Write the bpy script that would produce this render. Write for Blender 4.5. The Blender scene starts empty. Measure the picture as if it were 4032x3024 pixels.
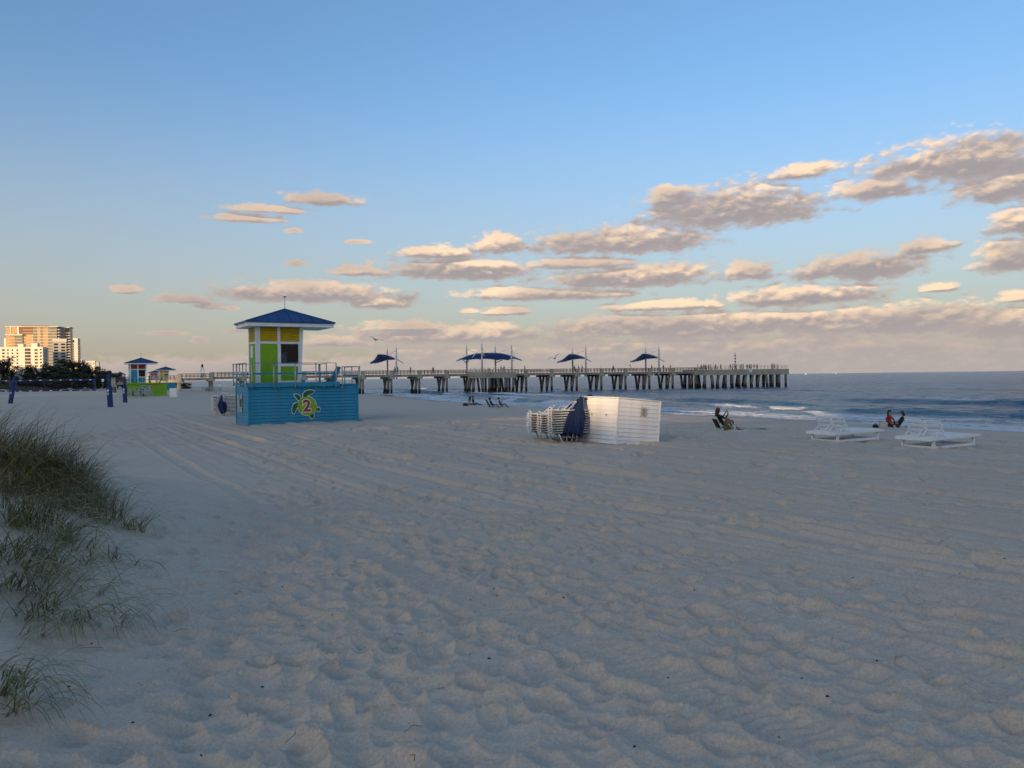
import bpy, bmesh, math, random
import numpy as np
from mathutils import Vector, Matrix

random.seed(7)
RNG = np.random.default_rng(7)
SC = bpy.context.scene
COL = SC.collection
R = math.radians

# ------------------------------------------------------------------ camera
FPX, CX, CY = 3030.0, 2016.0, 1512.0          # focal length and centre in photo pixels
CAM_H = 3.6                                    # eye height above the sea
ROLL, PITCH = 0.01255, -0.0089
cam_d = bpy.data.cameras.new('camera')
cam_d.sensor_width = 36.0
cam_d.lens = FPX / 4032 * 36
cam_d.clip_start, cam_d.clip_end = 0.1, 90000
cam = bpy.data.objects.new('camera', cam_d)
COL.objects.link(cam)
FWD = Vector((0, math.cos(PITCH), math.sin(PITCH)))
RIGHT = Vector((math.cos(ROLL), 0, -math.sin(ROLL)))
UP = RIGHT.cross(FWD).normalized()
RIGHT = FWD.cross(UP).normalized()
m = Matrix((RIGHT, UP, -FWD)).transposed().to_4x4()
m.translation = (0, 0, CAM_H)
cam.matrix_world = m
SC.camera = cam

def ray(px, py):
    return (FWD + RIGHT * ((px - CX) / FPX) - UP * ((py - CY) / FPX))

def at_depth(px, py, y):
    d = ray(px, py)
    return Vector((0, 0, CAM_H)) + d * (y / d.y)

# ------------------------------------------------------------------ light
SUN_EL, SUN_AZ_BACK = R(4.3), R(30)            # low sun behind and to the left of the view
TO_SUN = Vector((-math.sin(SUN_AZ_BACK) * math.cos(SUN_EL), -math.cos(SUN_AZ_BACK) * math.cos(SUN_EL), math.sin(SUN_EL)))
sun_d = bpy.data.lights.new('sun', 'SUN')
sun_d.energy, sun_d.angle, sun_d.color = 2.35, R(0.5), (1.0, 0.66, 0.36)
sun = bpy.data.objects.new('sun', sun_d)
COL.objects.link(sun)
sun.rotation_euler = TO_SUN.to_track_quat('Z', 'Y').to_euler()

SC.view_settings.view_transform = 'Standard'
SC.view_settings.look = 'None'
SC.view_settings.gamma = 1.0
SC.view_settings.use_curve_mapping = False
SC.view_settings.exposure = 1.56
SC.view_settings.use_white_balance = True
SC.view_settings.white_balance_temperature = 7000
SC.view_settings.white_balance_tint = 10
SC.cycles.use_denoising = True
SC.cycles.max_bounces = 6
SC.cycles.diffuse_bounces = 3
SC.cycles.glossy_bounces = 3
SC.cycles.transparent_max_bounces = 6
SC.cycles.caustics_reflective = False
SC.cycles.caustics_refractive = False

# ------------------------------------------------------------------ sky with clouds
class NT:
    """small helper for writing node trees"""
    def __init__(s, tree):
        s.t = tree
    def n(s, kind, **kw):
        nd = s.t.nodes.new(kind)
        for k, v in kw.items():
            setattr(nd, k, v)
        return nd
    def link(s, a, b):
        s.t.links.new(a, b)
    def put(s, sock, v):
        if isinstance(v, bpy.types.NodeSocket):
            s.t.links.new(v, sock)
        else:
            sock.default_value = v
    def math(s, op, a, b=None, c=None, clamp=False):
        nd = s.n('ShaderNodeMath', operation=op, use_clamp=clamp)
        s.put(nd.inputs[0], a)
        if b is not None: s.put(nd.inputs[1], b)
        if c is not None: s.put(nd.inputs[2], c)
        return nd.outputs[0]
    def vmath(s, op, a, b=None, c=None):
        nd = s.n('ShaderNodeVectorMath', operation=op)
        s.put(nd.inputs[0], a)
        if b is not None: s.put(nd.inputs[1], b)
        if c is not None: s.put(nd.inputs[2], c)
        return nd.outputs['Value'] if op in ('LENGTH', 'DOT_PRODUCT', 'DISTANCE') else nd.outputs[0]
    def smooth(s, x, lo, hi, a=0.0, b=1.0):
        nd = s.n('ShaderNodeMapRange', interpolation_type='SMOOTHSTEP')
        s.put(nd.inputs[0], x)
        for i, v in enumerate((lo, hi, a, b)): s.put(nd.inputs[1 + i], v)
        return nd.outputs[0]
    def noise(s, vec, scale, detail=4.0, rough=0.55, lac=2.0, dim='3D', distortion=0.0):
        nd = s.n('ShaderNodeTexNoise', noise_dimensions=dim)
        if vec is not None: s.link(vec, nd.inputs['Vector'])
        nd.inputs['Scale'].default_value = scale
        nd.inputs['Detail'].default_value = detail
        nd.inputs['Roughness'].default_value = rough
        nd.inputs['Lacunarity'].default_value = lac
        nd.inputs['Distortion'].default_value = distortion
        return nd.outputs[0]
    def mix(s, f, a, b, blend='MIX'):
        nd = s.n('ShaderNodeMix', data_type='RGBA', blend_type=blend)
        s.put(nd.inputs[0], f)
        s.put(nd.inputs[6], a if isinstance(a, bpy.types.NodeSocket) else (*a, 1)[:4])
        s.put(nd.inputs[7], b if isinstance(b, bpy.types.NodeSocket) else (*b, 1)[:4])
        return nd.outputs[2]
    def xyz(s, x, y, z=0.0):
        nd = s.n('ShaderNodeCombineXYZ')
        for i, v in enumerate((x, y, z)): s.put(nd.inputs[i], v)
        return nd.outputs[0]

def az_el(px, py):
    d = ray(px, py)
    return math.atan2(d.x, d.y), math.atan2(d.z, math.hypot(d.x, d.y))

K = 4032 / 2212
# cloud masses: centre and half-size in photo units (2212 wide), then turned into directions
CLOUDS = [
    (2080, 345, 230, 52), (1735, 370, 85, 20), (1890, 408, 115, 27), (2190, 395, 150, 42),
    (1580, 447, 205, 47), (1450, 425, 60, 26),
    (1335, 520, 205, 32), (1080, 528, 62, 22), (935, 545, 85, 15),
    (1000, 580, 180, 26), (785, 585, 70, 12), (1250, 568, 130, 16),
    (1350, 597, 215, 28), (1190, 634, 200, 16), (680, 632, 215, 24), (820, 652, 80, 15),
    (1620, 587, 60, 24), (1865, 572, 155, 33), (2000, 530, 72, 20),
    (1720, 638, 175, 25), (1450, 659, 130, 13),
    (2200, 475, 80, 32), (2180, 556, 95, 40), (2030, 620, 45, 12), (2210, 640, 60, 14),
    (695, 430, 84, 15), (575, 451, 90, 9), (525, 470, 80, 12), (635, 498, 22, 6), (770, 522, 28, 5),
    (278, 625, 32, 10), (402, 646, 66, 10), (450, 661, 38, 8), (640, 568, 30, 7), (1090, 672, 58, 10),
    (1015, 671, 22, 6), (360, 719, 50, 6), (430, 734, 22, 8), (505, 665, 16, 6), (530, 714, 52, 6),
    (875, 706, 100, 12), (725, 738, 90, 16), (1010, 722, 260, 24), (1480, 704, 420, 30), (1930, 690, 330, 36), (2200, 700, 220, 40),
    (1500, 768, 1050, 52), (420, 800, 420, 24), (560, 790, 260, 18),
]
world = bpy.data.worlds.new('World')
SC.world = world
world.use_nodes = True
wt = world.node_tree
wt.nodes.clear()
W = NT(wt)

# group: distance to the cloud masses, warped by noise
grp = bpy.data.node_groups.new('cloud_field', 'ShaderNodeTree')
grp.interface.new_socket('P', in_out='INPUT', socket_type='NodeSocketVector')
grp.interface.new_socket('D', in_out='OUTPUT', socket_type='NodeSocketFloat')
grp.interface.new_socket('S', in_out='OUTPUT', socket_type='NodeSocketFloat')
G = NT(grp)
gi, go = G.n('NodeGroupInput'), G.n('NodeGroupOutput')
P = gi.outputs[0]
acc = None
for (cx, cy, rx, ry) in CLOUDS:
    a, e = az_el(cx * K, cy * K)
    a2, _ = az_el((cx + rx) * K, cy * K)
    _, e2 = az_el(cx * K, (cy - ry) * K)
    a2, e2 = a + (a2 - a) * 1.1, e + (e2 - e) * 1.5
    ia, ie = 1 / max(abs(a2 - a), 1e-4), 1 / max(abs(e2 - e), 1e-4)
    e -= 0.22 * abs(e2 - e)
    q = G.vmath('MULTIPLY_ADD', P, (ia, ie, 0), (-a * ia, -e * ie, 0))
    q = G.vmath('MAXIMUM', q, G.vmath('MULTIPLY', q, (-1.0, -2.1, 0)))      # flat undersides
    ln = G.vmath('LENGTH', q)
    acc = ln if acc is None else G.math('SMOOTH_MIN', acc, ln, 0.08)
d = G.math('SUBTRACT', 1.25, acc)
# low bank along the horizon, higher to seaward
sp = G.n('ShaderNodeSeparateXYZ')
G.link(P, sp.inputs[0])
hb = G.smooth(sp.outputs[0], R(-22), R(-6), R(1.15), R(2.7))
bank = G.math('MULTIPLY', G.math('SUBTRACT', hb, sp.outputs[1]), 42.0)
bank = G.math('MINIMUM', bank, 0.85)
d = G.math('SMOOTH_MAX', d, bank, 0.1)
nvec = G.vmath('MULTIPLY', P, (1.0, 2.1, 0))
n1 = G.noise(nvec, 34.0, 6.0, 0.54, dim='2D')
n0 = G.noise(nvec, 11.0, 1.0, 0.5, dim='2D')
vo = G.n('ShaderNodeTexVoronoi', feature='SMOOTH_F1', voronoi_dimensions='2D')
wv = G.vmath('ADD', nvec, G.vmath('SCALE', G.xyz(n1, n1)))
wv.node.inputs[1].links[0].from_node.inputs['Scale'].default_value = 0.03
G.link(wv, vo.inputs['Vector'])
vo.inputs['Scale'].default_value = 62.0
vo.inputs['Smoothness'].default_value = 0.6
vo.inputs['Detail'].default_value = 1.0
n2 = G.noise(nvec, 30.0, 1.5, 0.5, dim='2D')
puff = G.math('SUBTRACT', 0.42, vo.outputs['Distance'])
d = G.math('MULTIPLY_ADD', G.math('SUBTRACT', n0, 0.5), 0.5, d)
d = G.math('MULTIPLY_ADD', puff, 0.34, d)
round_ = G.math('SUBTRACT', 1.25, G.math('MULTIPLY', acc, acc))
round_ = G.math('SMOOTH_MAX', round_, bank, 0.1)
soft = G.math('MULTIPLY_ADD', puff, 0.22, round_)
soft = G.math('MULTIPLY_ADD', G.math('SUBTRACT', n2, 0.5), 0.5, soft)
lowk = G.smooth(sp.outputs[1], R(0.5), R(5.0), 0.6, 1.05)
d = G.math('MULTIPLY_ADD', G.math('SUBTRACT', n1, 0.5), lowk, d)
G.link(soft, go.inputs[1])
G.link(d, go.inputs[0])

tc = W.n('ShaderNodeTexCoord')
sep = W.n('ShaderNodeSeparateXYZ')
W.link(tc.outputs['Generated'], sep.inputs[0])
az = W.math('ARCTAN2', sep.outputs[0], sep.outputs[1])
el = W.math('ARCSINE', sep.outputs[2])
# the cloud field in view repeats, mirrored, round the rest of the horizon
azp = W.math('SUBTRACT', W.math('PINGPONG', W.math('ADD', az, R(34.5)), R(72)), R(34.5))
p0 = W.xyz(azp, el)
def field(v):
    g = W.n('ShaderNodeGroup')
    g.node_tree = grp
    W.link(v, g.inputs[0])
    return g.outputs
D0, S0 = field(p0)
D1, S1 = field(W.vmath('ADD', p0, (-0.0035, 0.0065, 0)))
alpha = W.smooth(D0, 0.0, 0.6)
lit = W.smooth(W.math('SUBTRACT', S0, S1), 0.0, 0.52)
lit = W.math('MULTIPLY', lit, W.smooth(D0, 0.0, 0.45, 0.45, 1.0))
lit = W.math('MULTIPLY', lit, W.smooth(W.noise(W.vmath('MULTIPLY', p0, (1.0, 2.5, 0)), 7.0, 1.0, dim='2D'), 0.3, 0.62, 0.5, 1.1))
lit = W.math('MULTIPLY', lit, W.smooth(azp, R(-24), R(-2), 0.35, 1.0))
# thin parts let the warm light through, thick undersides are grey
thick = W.smooth(D0, 0.15, 0.9)
low = W.smooth(el, R(0.5), R(6.0))
lit = W.math('MULTIPLY', lit, W.math('MULTIPLY_ADD', low, 0.72, 0.2))
lit = W.math('MULTIPLY_ADD', W.math('SUBTRACT', 1.0, thick), 0.16, lit, clamp=True)
SKY_K = 0.15
cl_dark = (0.375, 0.345, 0.375)
cl_lit = (1.12, 0.84, 0.61)
ccol = W.mix(lit, W.mix(W.smooth(el, R(0.5), R(4.5)), (0.455, 0.42, 0.43), cl_dark), cl_lit)
sky = W.n('ShaderNodeTexSky', sky_type='NISHITA', sun_disc=False)
sky.sun_elevation = SUN_EL
sky.sun_rotation = math.atan2(TO_SUN.x, TO_SUN.y)
sky.altitude = 0
sky.air_density, sky.dust_density, sky.ozone_density = 0.8, 2.5, 2.6
CLOUD_GAIN = W.n('ShaderNodeValue')
CLOUD_GAIN.outputs[0].default_value = 2.2
csc = W.vmath('SCALE', ccol)
sc_nd = csc.node
W.link(CLOUD_GAIN.outputs[0], sc_nd.inputs['Scale'])
a_fin = W.math('MULTIPLY', alpha, 0.96)
# thin high veil that pales the sky towards the horizon
veil = W.smooth(el, R(0.0), R(22.5), 0.68, 0.0)
vsc = W.n('ShaderNodeRGB')
vsc.outputs[0].default_value = (1.22, 1.12, 1.0, 1)
skyv = W.mix(veil, sky.outputs[0], vsc.outputs[0])
skymix = W.mix(a_fin, skyv, csc)
bg = W.n('ShaderNodeBackground')
W.link(skymix, bg.inputs[0])
bg.inputs[1].default_value = SKY_K
bg0 = W.n('ShaderNodeBackground')
W.link(sky.outputs[0], bg0.inputs[0])
bg0.inputs[1].default_value = SKY_K
# the cloud layer only reaches about 23 degrees up
band = W.math('MULTIPLY', W.math('GREATER_THAN', el, R(-3)), W.math('LESS_THAN', el, R(23)))
mx = W.n('ShaderNodeMixShader')
W.link(band, mx.inputs[0])
W.link(bg0.outputs[0], mx.inputs[1])
W.link(bg.outputs[0], mx.inputs[2])
out = W.n('ShaderNodeOutputWorld')
W.link(mx.outputs[0], out.inputs[0])
world.cycles.sampling_method = 'MANUAL'
world.cycles.sample_map_resolution = 512

# ------------------------------------------------------------------ helpers
def obj(name, data, parent=None, mat=None, **props):
    o = bpy.data.objects.new(name, data)
    COL.objects.link(o)
    if parent is not None: o.parent = parent
    if mat is not None and data is not None and not data.materials: data.materials.append(mat)
    for k, v in props.items(): o[k] = v
    return o

def thing(name, label, category, loc=(0, 0, 0), rz=0.0, group=None):
    o = bpy.data.objects.new(name, None)
    COL.objects.link(o)
    o.empty_display_size = 0.2
    o.location = loc
    o.rotation_euler = (0, 0, rz)
    o['label'], o['category'] = label, category
    if group: o['group'] = group
    return o

def tag(o, label, category, group=None):
    o['label'], o['category'] = label, category
    if group: o['group'] = group
    return o

def copy_tree(o, parent=None):
    c = o.copy()
    COL.objects.link(c)
    c.parent = parent
    for ch in o.children: copy_tree(ch, c)
    return c

class MB:
    """collects simple shapes into one mesh"""
    def __init__(s): s.v, s.f, s.m = [], [], []
    def add(s, vs, fs, mi=0):
        k = len(s.v)
        s.v += [tuple(p) for p in vs]
        s.f += [tuple(i + k for i in f) for f in fs]
        s.m += [mi] * len(fs)
        return s
    def box(s, x0, x1, y0, y1, z0, z1, mi=0):
        vs = [(x0, y0, z0), (x1, y0, z0), (x1, y1, z0), (x0, y1, z0), (x0, y0, z1), (x1, y0, z1), (x1, y1, z1), (x0, y1, z1)]
        return s.add(vs, [(0, 3, 2, 1), (4, 5, 6, 7), (0, 1, 5, 4), (1, 2, 6, 5), (2, 3, 7, 6), (3, 0, 4, 7)], mi)
    def bar(s, p, q, w, h=None, mi=0, upv=(0, 0, 1)):
        p, q = Vector(p), Vector(q)
        h = w if h is None else h
        d = (q - p).normalized()
        a = d.cross(Vector(upv))
        if a.length < 1e-4: a = d.cross(Vector((1, 0, 0)))
        a.normalize()
        b = a.cross(d)
        vs = []
        for c in (p, q):
            for sx, sy in ((-1, -1), (1, -1), (1, 1), (-1, 1)):
                vs.append(c + a * (sx * w / 2) + b * (sy * h / 2))
        return s.add(vs, [(0, 1, 2, 3), (7, 6, 5, 4), (0, 4, 5, 1), (1, 5, 6, 2), (2, 6, 7, 3), (3, 7, 4, 0)], mi)
    def tube(s, pts, rad, n=6, mi=0, cap=True):
        pts = [Vector(p) for p in pts]
        rads = rad if isinstance(rad, (list, tuple)) else [rad] * len(pts)
        rings, k = [], len(s.v)
        prev = None
        for i, p in enumerate(pts):
            d = (pts[min(i + 1, len(pts) - 1)] - pts[max(i - 1, 0)]).normalized()
            a = d.cross(Vector((0, 0, 1))) if prev is None else prev - d * prev.dot(d)
            if a.length < 1e-3: a = d.cross(Vector((1, 0, 0)))
            a.normalize()
            prev = a
            b = d.cross(a)
            for j in range(n):
                t = 2 * math.pi * j / n
                s.v.append(tuple(p + (a * math.cos(t) + b * math.sin(t)) * rads[i]))
        for i in range(len(pts) - 1):
            for j in range(n):
                s.f.append((k + i * n + j, k + i * n + (j + 1) % n, k + (i + 1) * n + (j + 1) % n, k + (i + 1) * n + j))
                s.m.append(mi)
        if cap:
            s.f.append(tuple(k + j for j in range(n))[::-1]); s.m.append(mi)
            s.f.append(tuple(k + (len(pts) - 1) * n + j for j in range(n))); s.m.append(mi)
        return s
    def poly(s, pts, origin, ux, uy, nz, thick, mi=0):
        """flat outline extruded; ux, uy span its plane"""
        o, ux, uy, nz = Vector(origin), Vector(ux), Vector(uy), Vector(nz)
        n = len(pts)
        front = [o + ux * x + uy * y + nz * thick for x, y in pts]
        back = [o + ux * x + uy * y for x, y in pts]
        fs = [tuple(range(n)), tuple(range(2 * n - 1, n - 1, -1))]
        fs += [(i, n + i, n + (i + 1) % n, (i + 1) % n) for i in range(n)]
        return s.add(front + back, fs, mi)
    def mesh(s, name, mats=(), smooth=False):
        me = bpy.data.meshes.new(name)
        me.from_pydata(s.v, [], s.f)
        for mt in mats: me.materials.append(mt)
        if len(mats) > 1: me.polygons.foreach_set('material_index', s.m)
        if smooth: me.polygons.foreach_set('use_smooth', [True] * len(me.polygons))
        me.update()
        return me
    def build(s, name, mat, parent=None, smooth=False, **props):
        mats = mat if isinstance(mat, (list, tuple)) else [mat]
        return obj(name, s.mesh(name, mats, smooth), parent, None, **props)

def material(name, col, rough=0.6, metal=0.0, var=0.12, scale=6.0, bump=0.0, bscale=40.0, spec=0.4, dirt=None):
    """plain painted or plastic surface with uneven tone, speckle and a little relief"""
    mt = bpy.data.materials.new(name)
    mt.use_nodes = True
    t = NT(mt.node_tree)
    b = mt.node_tree.nodes['Principled BSDF']
    tc = t.n('ShaderNodeTexCoord')
    n = t.noise(tc.outputs['Object'], scale, 5.0, 0.6)
    c0 = tuple(max(0, c * (1 - var)) for c in col)
    c1 = tuple(min(1, c * (1 + var)) for c in col)
    c = t.mix(t.smooth(n, 0.3, 0.7), c0, c1)
    if dirt:
        n2 = t.noise(tc.outputs['Object'], scale * 0.7, 6.0, 0.7)
        c = t.mix(t.smooth(n2, 0.5, 0.72, 0.0, dirt[3]), c, dirt[:3])
    t.link(c, b.inputs['Base Color'])
    b.inputs['Roughness'].default_value = rough
    b.inputs['Metallic'].default_value = metal
    b.inputs['Specular IOR Level'].default_value = spec
    if bump:
        bn = t.n('ShaderNodeBump')
        bn.inputs['Strength'].default_value = bump
        bn.inputs['Distance'].default_value = 0.01
        t.link(t.noise(tc.outputs['Object'], bscale, 4.0, 0.6), bn.inputs['Height'])
        t.link(bn.outputs[0], b.inputs['Normal'])
    return mt

def smoothstep(a, b, x):
    t = np.clip((x - a) / (b - a), 0, 1)
    return t * t * (3 - 2 * t)

# value noise on arrays
_tab = RNG.random((256, 256)).astype(np.float32)
def vnoise(x, y):
    xi, yi = np.floor(x).astype(np.int64), np.floor(y).astype(np.int64)
    fx, fy = x - xi, y - yi
    fx = fx * fx * fx * (fx * (fx * 6 - 15) + 10)
    fy = fy * fy * fy * (fy * (fy * 6 - 15) + 10)
    a, b = xi & 255, (xi + 1) & 255
    c, d = yi & 255, (yi + 1) & 255
    return ((_tab[a, c] * (1 - fx) + _tab[b, c] * fx) * (1 - fy) + (_tab[a, d] * (1 - fx) + _tab[b, d] * fx) * fy) - 0.5
def fbm(x, y, oct=4, gain=0.5):
    r, a = 0, 1.0
    for i in range(oct):
        r = r + a * vnoise(x * 2 ** i + 17.3 * i, y * 2 ** i - 9.1 * i)
        a *= gain
    return r

# ------------------------------------------------------------------ shape of the shore
SHORE_Y = np.array([-4000, -200, 0, 46, 58.6, 96, 117, 170, 454, 1100, 4000.])
SHORE_X = np.array([2600, 182, 59, 30.6, 22.9, 2.0, -8.0, -28.0, -170, -520, -2100.])
A_DIR = Vector((0.857, 0.515, 0))       # across the beach, towards the sea
B_DIR = Vector((-0.515, 0.857, 0))      # along the beach, away
SHORE_ANGLE = math.atan2(A_DIR.y, A_DIR.x)

def shore_s(x, y):
    """distance inland of the waterline (negative at sea)"""
    return (np.interp(y, SHORE_Y, SHORE_X) - x) * 0.86

def base_z(x, y):
    s = shore_s(x, y)
    z = np.interp(s, [-200, -30, -6, 0, 9, 17, 25, 33, 2000], [-4, -1.6, -0.42, -0.04, 0.45, 0.8, 1.1, 1.3, 1.3])
    r2 = x * x + y * y
    z = z + 0.72 * np.exp(-r2 / 95.0)
    # dune beside the viewer
    edge = -0.35 - 0.27 * y
    d = smoothstep(0.0, 4.6, edge - x) * (1 - smoothstep(11, 19, y))
    z = z + 1.12 * d + 0.2 * d * vnoise(x * 0.9, y * 0.9)
    # vegetated dune far along the back of the beach
    far = smoothstep(70, 92, s) * smoothstep(120, 210, y)
    z = z + far * (1.9 + 1.3 * vnoise(x * 0.05, y * 0.05))
    # inland ground behind
    z = z + 1.2 * smoothstep(60, 110, s) * (1 - smoothstep(-30, 10, y))
    return z

def ground_z(x, y):
    return float(base_z(np.array([float(x)]), np.array([float(y)]))[0])

def on_ground(px, py):
    """where the sight line of a photo pixel meets the beach"""
    d = ray(px, py)
    lo, hi = 1.0, 900.0
    o = Vector((0, 0, CAM_H))
    for k in range(60):
        mid = (lo + hi) / 2
        p = o + d * mid
        if p.z > max(ground_z(p.x, p.y), 0.0): lo = mid
        else: hi = mid
    p = o + d * lo
    return Vector((p.x, p.y, ground_z(p.x, p.y)))

def ground_at(px, y):
    """ground point in the photo column px at depth y"""
    d = ray(px, 1490)
    x = d.x / d.y * y
    return Vector((x, y, ground_z(x, y)))

# ------------------------------------------------------------------ sand
def polar_mesh(name, th, rr):
    T, Rr = np.meshgrid(th, rr)
    X, Y = np.sin(T) * Rr, np.cos(T) * Rr
    return X, Y

def grid_mesh(name, X, Y, Z, wrap, attrs=None):
    nr, nt = X.shape
    co = np.stack([X, Y, Z], -1).reshape(-1, 3).astype(np.float32)
    idx = np.arange(nr * nt).reshape(nr, nt)
    if wrap:
        a, b = idx[:-1, :], np.roll(idx, -1, 1)[:-1, :]
        c, d = np.roll(idx, -1, 1)[1:, :], idx[1:, :]
    else:
        a, b, c, d = idx[:-1, :-1], idx[:-1, 1:], idx[1:, 1:], idx[1:, :-1]
    q = np.stack([a, d, c, b], -1).reshape(-1, 4)
    me = bpy.data.meshes.new(name)
    me.vertices.add(len(co))
    me.vertices.foreach_set('co', co.ravel())
    me.loops.add(q.size)
    me.loops.foreach_set('vertex_index', q.ravel().astype(np.int32))
    me.polygons.add(len(q))
    me.polygons.foreach_set('loop_start', np.arange(0, q.size, 4, dtype=np.int32))
    me.polygons.foreach_set('use_smooth', np.ones(len(q), dtype=bool))
    for k, v in (attrs or {}).items():
        at = me.attributes.new(k, 'FLOAT', 'POINT')
        at.data.foreach_set('value', v.ravel().astype(np.float32))
    me.update(calc_edges=True)
    return me

fine_t = np.radians(np.linspace(-44, 42, 800))
coarse_t = np.radians(np.linspace(42, 316, 50)[1:-1])
TH = np.concatenate([fine_t, coarse_t])
RR = np.concatenate([np.linspace(0.05, 1.6, 8)[:-1], np.geomspace(1.6, 75, 1000), np.geomspace(75, 9000, 90)[1:]])
X, Y = polar_mesh('sand', TH, RR)
Z = base_z(X, Y)
S = shore_s(X, Y)
U = X * A_DIR.x + Y * A_DIR.y            # across the beach
V = X * B_DIR.x + Y * B_DIR.y            # along the beach
RAD = np.hypot(X, Y)
near = 1 - smoothstep(45, 75, RAD)
dry = smoothstep(1.0, 7.0, S)
# gentle hummocks, then the raked and driven part further down the beach
H = 0.045 * fbm(X * 0.45, Y * 0.45, 3) + 0.018 * fbm(X * 1.6 + 5, Y * 1.6, 2) + 0.009 * fbm(X * 5.5, Y * 5.5 + 2, 3, 0.6) * (1 - smoothstep(8, 25, np.hypot(X, Y)))
lane = smoothstep(2.6, 6.5, U)
warp = 0.28 * vnoise(V * 0.12, U * 0.2) + 0.05 * vnoise(V * 0.9, U)
uu = U + warp
comb = 0.8 * vnoise(uu * 2.6, V * 0.05) + 0.7 * vnoise(uu * 5.7 + 9, V * 0.07) + 0.5 * vnoise(uu * 11.5, V * 0.12)
H += lane * 0.115 * comb
TMASK = np.zeros_like(U)
def track(u0, w, depth, tread):
    t = (U + 0.32 * vnoise(V * 0.07 + u0, V * 0 + u0) + 0.05 * vnoise(V * 0.5, V * 0 + u0 * 3) - u0) / w
    g = np.exp(-(t * t) ** 2)
    rim = np.exp(-((np.abs(t) - 1.25) / 0.28) ** 2)
    ph = V * 2 * math.pi / 0.085 + np.abs(t) * 3.5
    global TMASK
    TMASK = np.maximum(TMASK, g)
    return -depth * g + 0.55 * depth * rim + tread * g * np.sin(ph)
tracks = [(3.1, 0.2, 0.042, 0.010), (4.75, 0.2, 0.042, 0.010), (5.6, 0.17, 0.05, 0.012), (6.7, 0.2, 0.055, 0.014), (7.6, 0.14, 0.045, 0.01),
          (8.6, 0.2, 0.055, 0.014), (9.9, 0.17, 0.05, 0.012), (11.3, 0.22, 0.055, 0.012), (12.9, 0.2, 0.055, 0.011), (14.6, 0.22, 0.06, 0.011),
          (16.8, 0.26, 0.065, 0.011), (19.5, 0.28, 0.065, 0.011), (22.5, 0.3, 0.04, 0.0)]
TR = sum(track(*t) for t in tracks)
# footprints: overlapping bowls, their edges left standing as small crests
F = np.zeros_like(Z)
t0, dt = fine_t[0], fine_t[1] - fine_t[0]
i0, lr0, dlr = 7, math.log(1.6), (math.log(75) - math.log(1.6)) / 999
def stamp(x, y, rx, ry, ang, dep):
    r, th = math.hypot(x, y), math.atan2(x, y)
    R_ = max(rx, ry) * 1.7
    j0, j1 = int((th - R_ / r - t0) / dt), int((th + R_ / r - t0) / dt) + 2
    k0, k1 = int((math.log(max(r - R_, 1.6)) - lr0) / dlr) + i0, int((math.log(min(r + R_, 74)) - lr0) / dlr) + i0 + 2
    j0, j1, k0, k1 = max(j0, 0), min(j1, 800), max(k0, i0), min(k1, i0 + 1000)
    if j1 <= j0 or k1 <= k0: return
    dx, dy = X[k0:k1, j0:j1] - x, Y[k0:k1, j0:j1] - y
    c, s_ = math.cos(ang), math.sin(ang)
    a, b = (dx * c + dy * s_) / rx, (-dx * s_ + dy * c) / ry
    q = np.sqrt(a * a + b * b)
    f = F[k0:k1, j0:j1]
    bowl = dep * (q * q - 1)
    rim = 0.25 * dep * np.exp(-np.abs(q - 1.05) / 0.16)
    F[k0:k1, j0:j1] = np.where(q < 1.02, np.minimum(f, bowl), np.maximum(f, np.where(f < 0, f, rim)))
def feet(r0, r1, step, dens):
    for y in np.arange(1.0, r1, step):
        for x in np.arange(-r1 * 0.8, r1 * 0.75, step):
            xx, yy = x + random.uniform(-.55, .55) * step, y + random.uniform(-.55, .55) * step
            r = math.hypot(xx, yy)
            if not r0 < r < r1 or not -0.78 < math.atan2(xx, yy) < 0.74: continue
            if random.random() > dens(xx, yy): continue
            sz = step * random.uniform(0.5, 0.82)
            stamp(xx, yy, sz * random.uniform(1.0, 1.5), sz, random.uniform(0, math.pi), random.uniform(0.34, 0.85) * sz * (0.85 if r < 5 else 0.95))
def dens(x, y):
    u = x * A_DIR.x + y * A_DIR.y
    v = x * B_DIR.x + y * B_DIR.y
    s = float(shore_s(np.array([x]), np.array([y]))[0])
    if s < 5: return 0
    d = 1.0 if u < 3.2 else max(0.16, 1.0 - (u - 3.2) / 4.2)
    d *= 0.35 + 1.1 * (0.5 + float(vnoise(np.array([u * 0.35]), np.array([v * 0.22]))[0]))
    if x < -0.6 - 0.3 * y: d *= 0.35
    return d
feet(1.7, 9, 0.165, dens)
feet(9, 20, 0.22, dens)
feet(20, 42, 0.36, dens)
keep = 1 - 0.85 * smoothstep(-0.4, 1.5, (-0.9 - 0.27 * Y) - X) * (RAD < 30)
H = H + F * keep * (1 - 0.75 * TMASK) + TR * (1 - smoothstep(28, 60, RAD)) * (0.45 + 0.55 * smoothstep(-0.25, 0.15, vnoise(V * 0.11, U * 0.6) + 0.1))
Z = Z + H * (0.25 + 0.75 * near) * np.where(RAD > 75, 0.0, 1.0) * (0.15 + 0.85 * dry)
wet = 1 - smoothstep(0.6, 4.5, S + 1.6 * vnoise(X * 0.25, Y * 0.25))
sand_me = grid_mesh('beach', X, Y, Z, True, {'wet': wet})

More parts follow.
